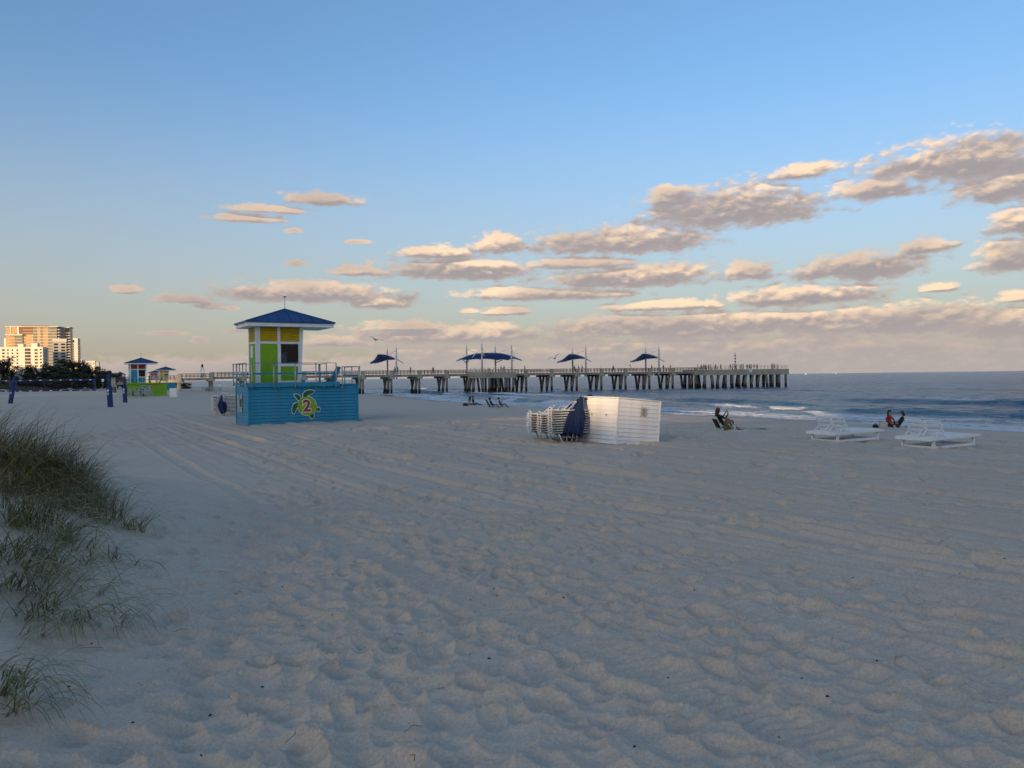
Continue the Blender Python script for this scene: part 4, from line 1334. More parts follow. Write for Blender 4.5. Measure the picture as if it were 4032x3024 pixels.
# white block in front
D1_ = 715
t_ = zpy(60, 1367, D1_)
b = bld('low white apartment block with rows of dark windows, nearest the palms', -130, D1_, wpx(272, D1_), 14, t_)
fl = 3.05
rows = [t_ - 3.2 - fl * k for k in range(8)]
X1 = lambda px: wpx(px + 130, D1_)
windows(b, [X1(14), X1(30)], rows, 1.2, 1.7)
windows(b, [X1(47)], rows, 1.5, 1.5)
windows(b, [X1(-40), X1(-75), X1(-110), X1(-4)], rows, 2.0, 1.8)
windows(b, [X1(77), X1(82.5), X1(88), X1(93)], rows, 1.15, 2.3)
windows(b, [X1(112), X1(118)], rows, 1.25, 1.7)
windows(b, [X1(131), X1(135)], rows, 0.9, 1.9)
for z in rows:
    MB().box(X1(76), X1(99), -0.14, -0.07, z - 0.42, z - 0.25).build('window_sill', M_BWHITE, b)
    MB().box(X1(110), X1(126), -0.5, -0.02, z - 0.6, z - 0.3).build('balcony', M_BWHITE, b)
    MB().tube([(X1(140), 0.4, z - 0.6), (X1(140), 0.4, z + 0.55)], 1.6, 10).build('balcony', M_BWHITE, b)
    MB().box(wpx(272, D1_) + 0.01, wpx(272, D1_) + 0.1, 3.0, 10.5, z - 0.2, z + 1.6).build('window', M_BDARK, b)
    MB().box(wpx(272, D1_) + 0.11, wpx(272, D1_) + 1.1, 2.2, 11.2, z - 0.7, z - 0.25).build('balcony', M_BWHITE, b)
for x, w_, h_ in ((X1(48), 4.6, 3.6), (X1(96), 5.2, 4.4)):
    MB().box(x, x + w_, 3, 9, t_ + 0.001, t_ + h_).build('roof_housing', M_BWHITE, b)
MB().box(-0.15, wpx(272, D1_) + 0.15, -0.15, 14.15, t_ - 0.5, t_ + 0.6).build('parapet', M_BWHITE, b)
# tall tan and glass tower
D2 = 800
t2 = zpy(120, 1287, D2)
w2 = wpx(182, D2)
b = bld('tallest tan and glass apartment tower with banded balconies and brown top', 26, D2, w2, 26, t2, M_BTAN)
X2 = lambda px: wpx(px - 26, D2)
nfl = int(t2 / 3.05)
for k in range(2, nfl + 1):
    z = t2 - 3.05 * (nfl - k) - 3.05
    MB().box(X2(88), w2 + 0.3, -0.55, -0.002, z, z + 0.32).build('floor_slab', M_BWHITE, b)
    for (a, c) in ((124, 137), (150, 158), (177, 206)):
        MB().box(X2(a), X2(c), -0.1, -0.003, z + 0.45, z + 2.85).build('window', M_BGLASS, b)
    MB().tube([(w2 + 1.0, 3.0, z), (w2 + 1.0, 3.0, z + 1.15)], 2.2, 12).build('balcony', M_BWHITE, b)
    MB().box(w2 + 0.01, w2 + 0.08, 1.0, 24, z + 0.5, z + 2.7).build('window', M_BDARK, b)
    if z < t2 - 9:
        MB().box(X2(38), X2(88) - 0.01, -3.2, -0.56, z, z + 0.34).build('balcony', M_BWHITE, b)
        MB().box(X2(58), X2(88) - 0.05, -0.5, -0.003, z + 0.45, z + 2.85).build('window', M_BGLASS, b)
MB().box(X2(30), X2(90), -3.6, 6, t2 - 8.4, t2 - 7.6).build('balcony', M_BWHITE, b)
MB().box(X2(76), X2(122), -0.3, -0.01, t2 - 7.5, t2 + 0.4).build('cladding_panel', M_BBROWN, b)
MB().box(X2(45), X2(72), -0.25, 10, t2 - 7.5, t2 + 0.2).build('penthouse', M_BTAN, b)
MB().box(X2(68), X2(74), -0.6, -0.26, t2 - 7.5, t2 + 0.9).build('pilaster', M_BWHITE, b)
MB().box(X2(43), X2(46), -0.6, -0.26, t2 - 7.5, t2 + 0.4).build('pilaster', M_BWHITE, b)
MB().box(-0.2, w2 + 2.2, -0.5, 26.2, t2 + 0.41, t2 + 1.0).build('roof_slab', M_BWHITE, b)
MB().box(X2(76), X2(165), 4, 14, t2 + 1.01, t2 + 2.0).build('roof_housing', M_BBROWN, b)
MB().box(X2(18), X2(40), 1, 16, -1, t2 - 11.5).build('side_wing', M_BWHITE, b)
# grey block between the towers
D3 = 770
t3 = zpy(236, 1333, D3)
b = bld('grey shaded apartment block between the tan tower and the dark one', 210, D3, wpx(46, D3), 12, t3 - 3, M_BGREY, R(30))
MB().box(-0.3, wpx(46, D3) + 0.3, -0.4, 12.4, t3 - 2.99, t3).build('parapet', M_BWHITE, b)
for k in range(14):
    z = t3 - 6.5 - 3.05 * k
    windows(b, [1.0, 7.2], [z], 3.6, 1.7)
# dark tower with raking top
D4 = 905
t4 = zpy(250, 1290, D4)
w4 = wpx(40, D4)
b = bld('dark balconied apartment tower with a raking white roof edge', 231, D4, w4, 20, t4 - 5, M_BDARK, R(20))
n4 = int(t4 / 3.05)
for k in range(n4):
    z = t4 - 6.5 - 3.05 * k
    MB().box(0.5, w4 + 1.2, -1.6, -0.01, z, z + 0.32).build('balcony', M_BWHITE, b)
    MB().tube([(w4 + 0.2, 0.5, z), (w4 + 0.2, 0.5, z + 1.0)], 1.7, 10).build('balcony', M_BGREY, b)
MB().add([(-0.8, -0.6, t4 - 3.0), (w4 + 1, -0.6, t4 + 0.6), (w4 + 1, 20, t4 + 0.6), (-0.8, 20, t4 - 3.0), (-0.8, -0.6, t4 - 2.2), (w4 + 1, -0.6, t4 + 1.4), (w4 + 1, 20, t4 + 1.4), (-0.8, 20, t4 - 2.2)],
         [(0, 3, 2, 1), (4, 5, 6, 7), (0, 1, 5, 4), (1, 2, 6, 5), (2, 3, 7, 6), (3, 0, 4, 7)]).build('raking_roof', M_BWHITE, b)
MB().add([(0.01, 0.01, t4 - 4.99), (w4 - .01, 0.01, t4 - 4.99), (w4 - .01, 19.9, t4 - 4.99), (0.01, 19.9, t4 - 4.99), (0.01, 0.01, t4 - 2.9), (w4 - .01, 0.01, t4 + 0.4), (w4 - .01, 19.9, t4 + 0.4), (0.01, 19.9, t4 - 2.9)],
         [(0, 1, 5, 4), (1, 2, 6, 5), (2, 3, 7, 6), (3, 0, 4, 7)]).build('top_storey', M_BDARK, b)
MB().box(-1.2, -0.1, -0.5, 6, -1, t4 - 2.2).build('fin_wall', M_BWHITE, b)
# white slab tower
D5 = 960
t5 = zpy(290, 1331, D5)
w5 = wpx(37, D5)
b = bld('slim white apartment tower with a tall recessed balcony strip', 267, D5, w5, 14, t5, M_BWHITE, R(18))
MB().box(w5 * 0.2, w5 * 0.68, -0.1, 0.02, t5 - 5.5, t5 - 2.2).build('window', M_BDARK, b)
for k in range(16):
    z = t5 - 9 - 3.05 * k
    MB().box(w5 * 0.24, w5 * 0.32, -0.1, 0.02, z, z + 2.4).build('window', M_BDARK, b)
    MB().box(w5 * 0.56, w5 * 0.64, -0.1, 0.02, z, z + 2.4).build('window', M_BDARK, b)
    MB().box(w5 + 0.01, w5 + 0.1, 1, 12, z, z + 2.0).build('window', M_BDARK, b)
    MB().box(w5 + 0.11, w5 + 1.5, 0.5, 12.5, z - 0.5, z - 0.1).build('balcony', M_BWHITE, b)
    if k > 5: MB().box(w5 * 0.55, w5 * 1.02, -1.6, -0.11, z - 0.5, z - 0.1).build('balcony', M_BWHITE, b)
# two low ones farther on
D6 = 1150
b = bld('small cream building showing above the tree crown', 338, D6, wpx(34, D6), 10, zpy(355, 1421, D6), M_BWHITE, R(18))
windows(b, [2, 6, 10], [zpy(355, 1421, D6) - 4], 1.8, 1.6)
MB().box(wpx(34, D6) + 0.01, wpx(34, D6) + 4.6, 1, 9, -1, zpy(378, 1425, D6)).build('grey_wing', M_BGREY, b)
b = bld('tiny cream rooftop showing beside the slim white tower', 306, 1050, wpx(16, 1050), 10, zpy(314, 1416, 1050), M_BWHITE, R(18))
windows(b, [1, 3.2], [zpy(314, 1416, 1050) - 3], 1.2, 1.4)
# low house among the palms
b = bld('low pale beach house half hidden by the palms', 2, 330, wpx(52, 330), 8, zpy(30, 1462, 330), M_BGREY, R(14))
windows(b, [0.8, 2.4, 4.0], [zpy(30, 1462, 330) - 2.2], 0.9, 1.2)
b = bld('low white beach house behind the small trees', 70, 345, wpx(80, 345), 9, zpy(100, 1450, 345), M_BWHITE, R(14))
windows(b, [1.0, 2.6, 4.2, 5.8, 7.4], [zpy(100, 1450, 345) - 2.4], 1.0, 1.5)
# pavilion with blue roof
q = ground_at(474, 290)
pv = thing('beach_pavilion', 'small open pavilion with a blue hipped roof beyond the trees', 'pavilion', q, R(20))
zt_ = at_depth(474, 1476, 290).z - q.z
for x in (-1.4, 1.4):
    for y in (-1.4, 1.4):
        MB().box(x - .12, x + .12, y - .12, y + .12, 0, zt_).build('post', M_WHITE, pv)
MB().box(-1.7, 1.7, -1.7, 1.7, zt_, zt_ + 0.22).build('eave_fascia', M_WHITE, pv)
MB().add([(-1.85, -1.85, zt_ + .22), (1.85, -1.85, zt_ + .22), (1.85, 1.85, zt_ + .22), (-1.85, 1.85, zt_ + .22), (0, 0, zt_ + 1.15)], [(0, 3, 2, 1), (0, 1, 4), (1, 2, 4), (2, 3, 4), (3, 0, 4)]).build('roof', M_ROOF, pv)

# ------------------------------------------------------------------ trees
def leaf_mat(name, c1, c2, c3):
    mt = bpy.data.materials.new(name)
    mt.use_nodes = True
    t = NT(mt.node_tree)
    b_ = mt.node_tree.nodes['Principled BSDF']
    g = t.n('ShaderNodeNewGeometry')
    n = t.noise(g.outputs['Position'], 0.45, 3.0)
    c = t.mix(t.smooth(n, 0.35, 0.65), c1, c2)
    c = t.mix(t.smooth(g.outputs['Random Per Island'], 0.55, 0.9, 0.0, 0.6), c, c3)
    t.link(c, b_.inputs['Base Color'])
    b_.inputs['Roughness'].default_value = 0.55
    b_.inputs['Specular IOR Level'].default_value = 0.25
    return mt
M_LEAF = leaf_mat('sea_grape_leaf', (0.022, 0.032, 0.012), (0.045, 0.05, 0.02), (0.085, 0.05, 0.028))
M_PALM = leaf_mat('palm_leaf', (0.025, 0.033, 0.016), (0.045, 0.05, 0.026), (0.07, 0.06, 0.035))
M_BARK = material('bark', (0.10, 0.085, 0.07), 0.9, var=0.3, scale=3, bump=0.5)
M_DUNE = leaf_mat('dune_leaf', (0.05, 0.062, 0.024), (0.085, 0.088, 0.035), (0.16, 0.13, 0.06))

def crown_mesh(name, rx, ry, rz, n, leaf, seed, mat):
    rg = np.random.default_rng(seed)
    # clumps on an uneven ellipsoid, leaves round each clump
    nc = 46
    cl = []
    while len(cl) < nc:
        v = rg.normal(size=3)
        v /= np.linalg.norm(v)
        if v[2] < -0.8: continue
        k = 0.55 + 0.42 * rg.random()
        cl.append(v * k * np.array([rx, ry, rz]))
    cl = np.array(cl)
    pick = rg.integers(0, nc, n)
    cr = np.minimum(min(rx, rz) * (0.20 + 0.20 * rg.random(nc)), 2.4)[pick]
    d = rg.normal(size=(n, 3))
    d /= np.linalg.norm(d, axis=1)[:, None]
    c = cl[pick] + d * (cr * rg.random(n) ** 0.4)[:, None]
    a = rg.normal(size=(n, 3)); a /= np.linalg.norm(a, axis=1)[:, None]
    b_ = np.cross(a, d); b_ /= (np.linalg.norm(b_, axis=1)[:, None] + 1e-6)
    a = np.cross(d, b_)
    sz = leaf * (0.6 + 0.8 * rg.random(n))[:, None]
    v = np.stack([c - a * sz, c + b_ * sz * .7, c + a * sz, c - b_ * sz * .7], 1).reshape(-1, 3)
    me = bpy.data.meshes.new(name)
    me.vertices.add(len(v)); me.vertices.foreach_set('co', v.ravel().astype(np.float32))
    me.loops.add(n * 4); me.loops.foreach_set('vertex_index', np.arange(n * 4, dtype=np.int32))
    me.polygons.add(n); me.polygons.foreach_set('loop_start', np.arange(0, n * 4, 4, dtype=np.int32))
    me.update(calc_edges=True)
    me.materials.append(mat)
    return me
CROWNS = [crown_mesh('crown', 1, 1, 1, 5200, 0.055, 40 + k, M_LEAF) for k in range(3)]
def sea_grape(label, px, py_top, depth, w_px, k, name='sea_grape_tree', py_bot=1512):
    g_ = ground_at(px, depth)
    top = at_depth(px, py_top, depth).z
    h = top - g_.z
    root = thing(name, label, 'tree', g_, random.uniform(0, 6), 'dark trees behind the beach')
    rx = wpx(w_px, depth) / 2
    tr_ = MB()
    tr_.tube([(0, 0, -0.3), (0.15, 0.1, h * 0.25), (-0.1, 0.2, h * 0.5)], [0.32, 0.25, 0.16], 7)
    tr_.build('trunk', M_BARK, root, smooth=True)
    for a in range(4):
        an = a * 1.6 + k
        MB().tube([(0, 0, h * 0.2), (rx * 0.3 * math.cos(an), rx * 0.3 * math.sin(an), h * 0.42), (rx * 0.6 * math.cos(an), rx * 0.6 * math.sin(an), h * 0.62)], [0.16, 0.11, 0.05], 6).build('limb', M_BARK, root, smooth=True)
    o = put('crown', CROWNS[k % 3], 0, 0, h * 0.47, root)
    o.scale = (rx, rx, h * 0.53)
    return root
spots = [(262, 1419, 285, 130, 'tallest dark sea grape tree in the thicket'), (205, 1436, 275, 110, 'dark tree on the landward flank of the sea grape thicket'),
         (318, 1428, 290, 120, 'dark sea grape tree just seaward of the tallest one'), (372, 1440, 295, 110, 'dark reddish sea grape tree over the volleyball post'),
         (420, 1456, 290, 90, 'lower sea grape tree sloping down toward the lime tower'), (462, 1470, 285, 70, 'last low tree before the lime tower'),
         (160, 1462, 268, 90, 'dark shrub tree in front of the white block'), (122, 1440, 270, 52, 'small tree against the white block beside the palms'),
         (10, 1424, 262, 90, 'dark bushy tree at the left edge behind the palm'), (88, 1470, 262, 80, 'low dark bush between the palm and the thicket'), (300, 1470, 262, 120, 'low front bush of the sea grape thicket'), (225, 1474, 258, 100, 'low bush below the landward flank of the thicket'), (382, 1478, 262, 90, 'low bush behind the nearest volleyball post')]
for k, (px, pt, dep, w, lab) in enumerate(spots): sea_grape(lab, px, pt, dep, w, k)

def palm(label, px, py_top, depth, seed, fr=3.0):
    rnd = random.Random(seed)
    g_ = ground_at(px, depth)
    h = at_depth(px, py_top, depth).z - g_.z
    root = thing('palm_tree', label, 'palm tree', g_, 0, 'palms behind the beach')
    MB().tube([(0, 0, -0.2), (0.1, 0, h * 0.4), (0.0, 0.1, h)], [0.2, 0.16, 0.13], 7).build('trunk', M_BARK, root, smooth=True)
    for k in range(17):
        an, el_ = k * 2.4 + rnd.random(), rnd.uniform(-0.3, 1.2)
        m_ = MB()
        L_ = fr * rnd.uniform(0.8, 1.1)
        ps = []
        for i in range(9):
            s_ = i / 8
            out = L_ * s_ * math.cos(el_ * (1 - 0.3 * s_))
            zz = L_ * (s_ * math.sin(el_) - 0.75 * s_ * s_ * math.cos(el_ * .8))
            ps.append(Vector((out * math.cos(an), out * math.sin(an), h + zz)))
        side = Vector((-math.sin(an), math.cos(an), 0))
        m_.tube(ps, [0.035 - 0.003 * i for i in range(9)], 4)
        for i in range(1, 9):
            for sg in (-1, 1):
                for q in (0, 0.5):
                    b0 = ps[i - 1].lerp(ps[i], q)
                    dr = (ps[i] - ps[i - 1]).normalized()
                    ll = 0.62 * math.sin(math.pi * (0.12 + 0.8 * i / 9))
                    tip = b0 + side * sg * ll * 0.8 + dr * ll * 0.6 - Vector((0, 0, ll * 0.5))
                    m_.add([b0 - dr * 0.05, b0 + dr * 0.06, tip], [(0, 1, 2)])
        m_.build('frond', M_PALM, root)
    return root
palm('tall palm with drooping fronds at the far left before the white block', 37, 1418, 255, 1)
palm('shorter palm beside the tall one near the left edge', 66, 1448, 262, 4, 2.6)
palm('small palm beside the white beach house', 104, 1452, 270, 8, 2.4)

# dune plants along the back of the beach
def scatter_leaves(name, pts, n_per, rad, hgt, leaf, seed, mat):
    rg = np.random.default_rng(seed)
    pts = np.array(pts)
    c = np.repeat(pts, n_per, 0)
    n = len(c)
    c = c + rg.normal(size=(n, 3)) * np.array([rad, rad, 0])
    c[:, 2] = base_z(c[:, 0], c[:, 1])
    ang = rg.random(n) * 6.28
    tilt = rg.normal(size=(n, 2)) * 0.35
    H_ = hgt * (0.5 + rg.random(n))
    w = leaf * (0.6 + 0.8 * rg.random(n))
    ax_ = np.stack([np.cos(ang) * w, np.sin(ang) * w, np.zeros(n)], 1)
    tip = np.stack([tilt[:, 0] * H_, tilt[:, 1] * H_, H_], 1)
    v = np.stack([c - ax_, c + ax_, c + tip], 1).reshape(-1, 3)
    me = bpy.data.meshes.new(name)
    me.vertices.add(len(v)); me.vertices.foreach_set('co', v.ravel().astype(np.float32))
    me.loops.add(n * 3); me.loops.foreach_set('vertex_index', np.arange(n * 3, dtype=np.int32))
    me.polygons.add(n); me.polygons.foreach_set('loop_start', np.arange(0, n * 3, 3, dtype=np.int32))
    me.update(calc_edges=True)
    me.materials.append(mat)
    return me
pts = []
for k in range(900):
    y = random.uniform(215, 330)
    s = random.uniform(72, 105)
    x = float(np.interp(y, SHORE_Y, SHORE_X)) - s / 0.86
    pts.append((x, y, 0))
obj('dune_plants', scatter_leaves('dune_plants', pts, 26, 1.1, 0.75, 0.14, 5, M_DUNE), kind='stuff', label='low green plants covering the far dune')
# dark mound by the pier foot
q = ground_at(722, 235)
sh = thing('beach_shrub', 'dark low shrub mound on the sand below the pier', 'shrub', q)
o = put('crown', CROWNS[1], 0, 0, 0.3, sh); o.scale = (3.0, 2.0, 1.5)
MB().tube([(0, 0, -0.2), (0.2, 0, 0.7)], [0.12, 0.05], 6).build('stem', M_BARK, sh)

# ------------------------------------------------------------------ volleyball posts and nets
M_PAD = material('blue_post_pad', (0.010, 0.04, 0.15), 0.6, var=0.15, scale=3)
M_NETB = material('blue_net_tape', (0.014, 0.035, 0.17), 0.6, var=0.2, scale=2)
M_CORD = material('dark_net_cord', (0.03, 0.032, 0.04), 0.8, var=0.2)
def vb_post(label, pxb, pyb, pxt, pyt):
    g_ = on_ground(pxb, pyb)
    tp = at_depth(pxt, pyt, g_.y) - g_
    root = thing('volleyball_post', label, 'volleyball post', g_, 0, 'padded volleyball posts')
    MB().tube([tp * 0.5, tp], 0.13, 10).build('upper_pole', M_PAD, root, smooth=True)
    pd = MB()
    d = tp.normalized()
    pd.tube([d * -0.15, d * 0.08, d * (tp.length * 0.62), d * (tp.length * 0.64)], [0.24, 0.25, 0.25, 0.2], 8)
    po = pd.build('pad', M_PAD, root)
    c = d * tp.length * 0.5
    pr = MB().poly(smooth_loop([(-0.1, 0), (0, 0.12), (0.1, 0), (0, -0.12)], 4), c + Vector((0, -0.262, 0)), (1, 0, 0), (0, 0, 1), (0, -1, 0), 0.008)
    pr.build('printed_badge', M_WHITE, po)
    MB().box(c.x - .1, c.x + .1, c.y - .27, c.y - .262, c.z - .42, c.z - .2).build('printed_lettering', M_NOTICE, po)
    return g_, g_ + tp
PA = vb_post('leaning padded blue volleyball post near the left edge', 41, 1589, 57, 1484)
PB = vb_post('padded blue volleyball post, the nearest and tallest', 435, 1603, 427, 1471)
PC = vb_post('padded blue volleyball post in front of the lime tower', 493, 1585, 490, 1484)
def net(label, a, b, ztop, h, group='volleyball nets'):
    """a, b ground points under the net's ends"""
    root = thing('volleyball_net', label, 'volleyball net', a, math.atan2(b.y - a.y, b.x - a.x), group)
    L_ = math.hypot(b.x - a.x, b.y - a.y)
    MB().box(0, L_, -0.03, 0.03, ztop - 0.13, ztop).build('top_tape', M_NETB, root)
    MB().box(0, L_, -0.03, 0.03, ztop - h, ztop - h + 0.12).build('bottom_tape', M_NETB, root)
    MB().box(L_ - 0.11, L_, -0.034, 0.034, ztop - h + 0.121, ztop - 0.131).build('side_tape', M_NETB, root)
    MB().box(0, 0.11, -0.034, 0.034, ztop - h + 0.121, ztop - 0.131).build('side_tape', M_NETB, root)
    m_ = MB()
    n = int(L_ / 0.16)
    for k in range(1, n):
        x = L_ * k / n
        m_.box(x - 0.006, x + 0.006, -0.006, 0.006, ztop - h + 0.12, ztop - 0.13)
    for k in range(1, 7):
        z = ztop - h + 0.12 + (h - 0.25) * k / 7
        m_.box(0.11, L_ - 0.11, -0.005, 0.005, z - 0.006, z + 0.006)
    m_.build('netting', M_CORD, root, kind='stuff')
    mk = MB().box(-0.1, 0.1, -0.041, -0.035, -0.03, 0.03).mesh('tape_mark', [M_WHITE])
    nm = max(3, int(L_ / 0.75))
    for k in range(nm): 
        for z in (ztop - 0.065, ztop - h + 0.06):
            put('tape_mark', mk, (k + 0.5) * L_ / nm, 0, z, root)
    return root
g2 = ground_at(376, 66.5)
g1 = ground_at(60, 65.2)
net('blue edged volleyball net strung from the leaning post toward the lime tower', g1, g2, at_depth(210, 1494, 66).z - g1.z, 1.02)
net('blue edged volleyball net running out of view from the leaning post', ground_at(-160, 64.4), ground_at(44, 65.1), at_depth(20, 1496, 65).z - g1.z, 1.0)
rp = thing('net_rope', 'thin cords tying the volleyball net to the post by the lime tower', 'rope', g2)
for (z_a, z_b) in ((at_depth(376, 1492, 66.5).z, at_depth(490, 1490, 68).z), (at_depth(376, 1536, 66.5).z, at_depth(466, 1534, 67.6).z)):
    e = ground_at(488, 68)
    MB().tube([(0, 0, z_a - g2.z), (e.x - g2.x, e.y - g2.y, z_b - g2.z)], 0.018, 5).build('cord', M_NETB, rp)
# small signs on the dune
for (px, dep, w, top, bot, lab, mt_) in ((405, 240, 9, 1491, 1503, 'small white notice sign on the dune beside the nearest post', M_WHITE), (38, 230, 8, 1500, 1508, 'small red notice sign on a post by the leaning volleyball post', M_RED)):
    g_ = ground_at(px, dep)
    s_ = thing('notice_sign', lab, 'sign', g_, R(10))
    zb_, zt2 = at_depth(px, bot, dep).z - g_.z, at_depth(px, top, dep).z - g_.z
    MB().box(-0.05, 0.05, -0.05, 0.05, -0.2, zt2).build('post', M_WOOD, s_)
    w_ = wpx(w, dep) / 2
    MB().box(-w_, w_, -0.1, -0.052, zb_, zt2).build('panel', mt_, s_)

# ------------------------------------------------------------------ gulls and boats
M_GULL = material('gull_grey', (0.30, 0.30, 0.30), 0.7, var=0.2, scale=9)
def gull(label, px, py, depth, up, roll, sc=1.0):
    c = at_depth(px, py, depth)
    m_ = MB()
    m_.tube([(-0.26, 0, 0.0), (-0.2, 0, 0.01), (-0.08, 0, 0), (0.1, 0, 0), (0.25, 0, -0.01), (0.42, 0, 0.0)], [0.012, 0.05, 0.075, 0.08, 0.05, 0.02], 8)
    for s_ in (-1, 1):
        rows_ = [(0, 0.05, 0.02, 0.26), (0.28, 0.05 - 0.02, 0.02 + up * 0.8, 0.24), (0.6, 0.10, 0.02 + up, 0.16), (0.85, 0.16, 0.02 + up * 0.55, 0.03)]
        vs = []
        for (yy, xx, z_, ch) in rows_:
            vs += [(xx - ch / 2, s_ * yy, z_ + 0.012), (xx + ch / 2, s_ * yy, z_ + 0.004), (xx + ch / 2, s_ * yy, z_ - 0.008), (xx - ch / 2, s_ * yy, z_ - 0.012)]
        fs = []
        for i in range(3):
            for j in range(4): fs.append((i * 4 + j, i * 4 + (j + 1) % 4, i * 4 + 4 + (j + 1) % 4, i * 4 + 4 + j))
        fs += [(0, 1, 2, 3), (12, 13, 14, 15)]
        m_.add(vs, fs)
    o = m_.build('gull', M_GULL, None, smooth=True)
    o.location, o.rotation_euler, o.scale = c, (R(roll), 0, R(70)), (sc, sc, sc)
    tag(o, label, 'gull', 'gulls flying over the beach')
gull('grey gull gliding above the shoreward canopy of the pier', 1478, 1338, 75, 0.14, 15)
gull('grey gull flying just landward of the third canopy', 2184, 1412, 88, 0.3, -20)
gull('grey gull flying low above the pier rail before the last canopy', 2480, 1438, 95, -0.25, 35)
M_HULL = material('white_hull', (0.75, 0.75, 0.74), 0.4, var=0.05)
for (px, lab, dep, ln) in ((3174, 'tiny white motor boat on the horizon just beyond the pier end', 3300, 11), (3292, 'tiny white boat on the horizon well beyond the pier end', 4200, 9)):
    d = ray(px, 1470)
    bt = thing('motor_boat', lab, 'boat', (d.x / d.y * dep, dep, 0.1), R(20), 'boats on the horizon')
    h_ = ln / 2
    MB().add([(-h_, -1.4, 0), (h_ * .5, -1.4, 0), (h_ * .9, 0, 0.2), (h_ * .5, 1.4, 0), (-h_, 1.4, 0), (-h_, -1.7, 1.6), (h_ * .6, -1.7, 1.9), (h_ * 1.1, 0, 2.3), (h_ * .6, 1.7, 1.9), (-h_, 1.7, 1.6)],
             [(4, 3, 2, 1, 0), (5, 6, 7, 8, 9), (0, 1, 6, 5), (1, 2, 7, 6), (2, 3, 8, 7), (3, 4, 9, 8), (4, 0, 5, 9)]).build('hull', M_HULL, bt)
    MB().box(-h_ * .4, h_ * .3, -1.2, 1.2, 1.7, 4.2).build('cabin', M_HULL, bt)
    MB().box(-h_ * .35, h_ * .305, -1.22, 1.22, 2.9, 3.6).build('window_band', M_DARK, bt)

# ------------------------------------------------------------------ people
M_SKIN = material('skin', (0.42, 0.24, 0.16), 0.6, var=0.08)
M_SKIN2 = material('tanned_skin', (0.30, 0.16, 0.10), 0.6, var=0.08)
M_HAIR = material('dark_hair', (0.018, 0.012, 0.010), 0.6, var=0.3)
M_HAIRB = material('brown_hair', (0.06, 0.032, 0.018), 0.6, var=0.3)
def cloth(name, col): return material(name, col, 0.85, var=0.15, scale=9, bump=0.2, bscale=30)
M_BLACK, M_GREYC, M_REDC = cloth('black_cloth', (0.012, 0.012, 0.014)), cloth('grey_knit', (0.30, 0.29, 0.28)), cloth('red_fleece', (0.33, 0.025, 0.018))
M_GREENC, M_WHITEC, M_BROWNC = cloth('dark_green_cloth', (0.03, 0.06, 0.05)), cloth('white_cloth', (0.6, 0.61, 0.66)), cloth('dark_brown_cloth', (0.03, 0.02, 0.016))
M_BLUEC, M_PINKC, M_NAVYC, M_KHAKI = cloth('blue_cloth', (0.04, 0.07, 0.16)), cloth('pink_cloth', (0.40, 0.20, 0.20)), cloth('navy_cloth', (0.02, 0.025, 0.05)), cloth('khaki_cloth', (0.20, 0.17, 0.12))

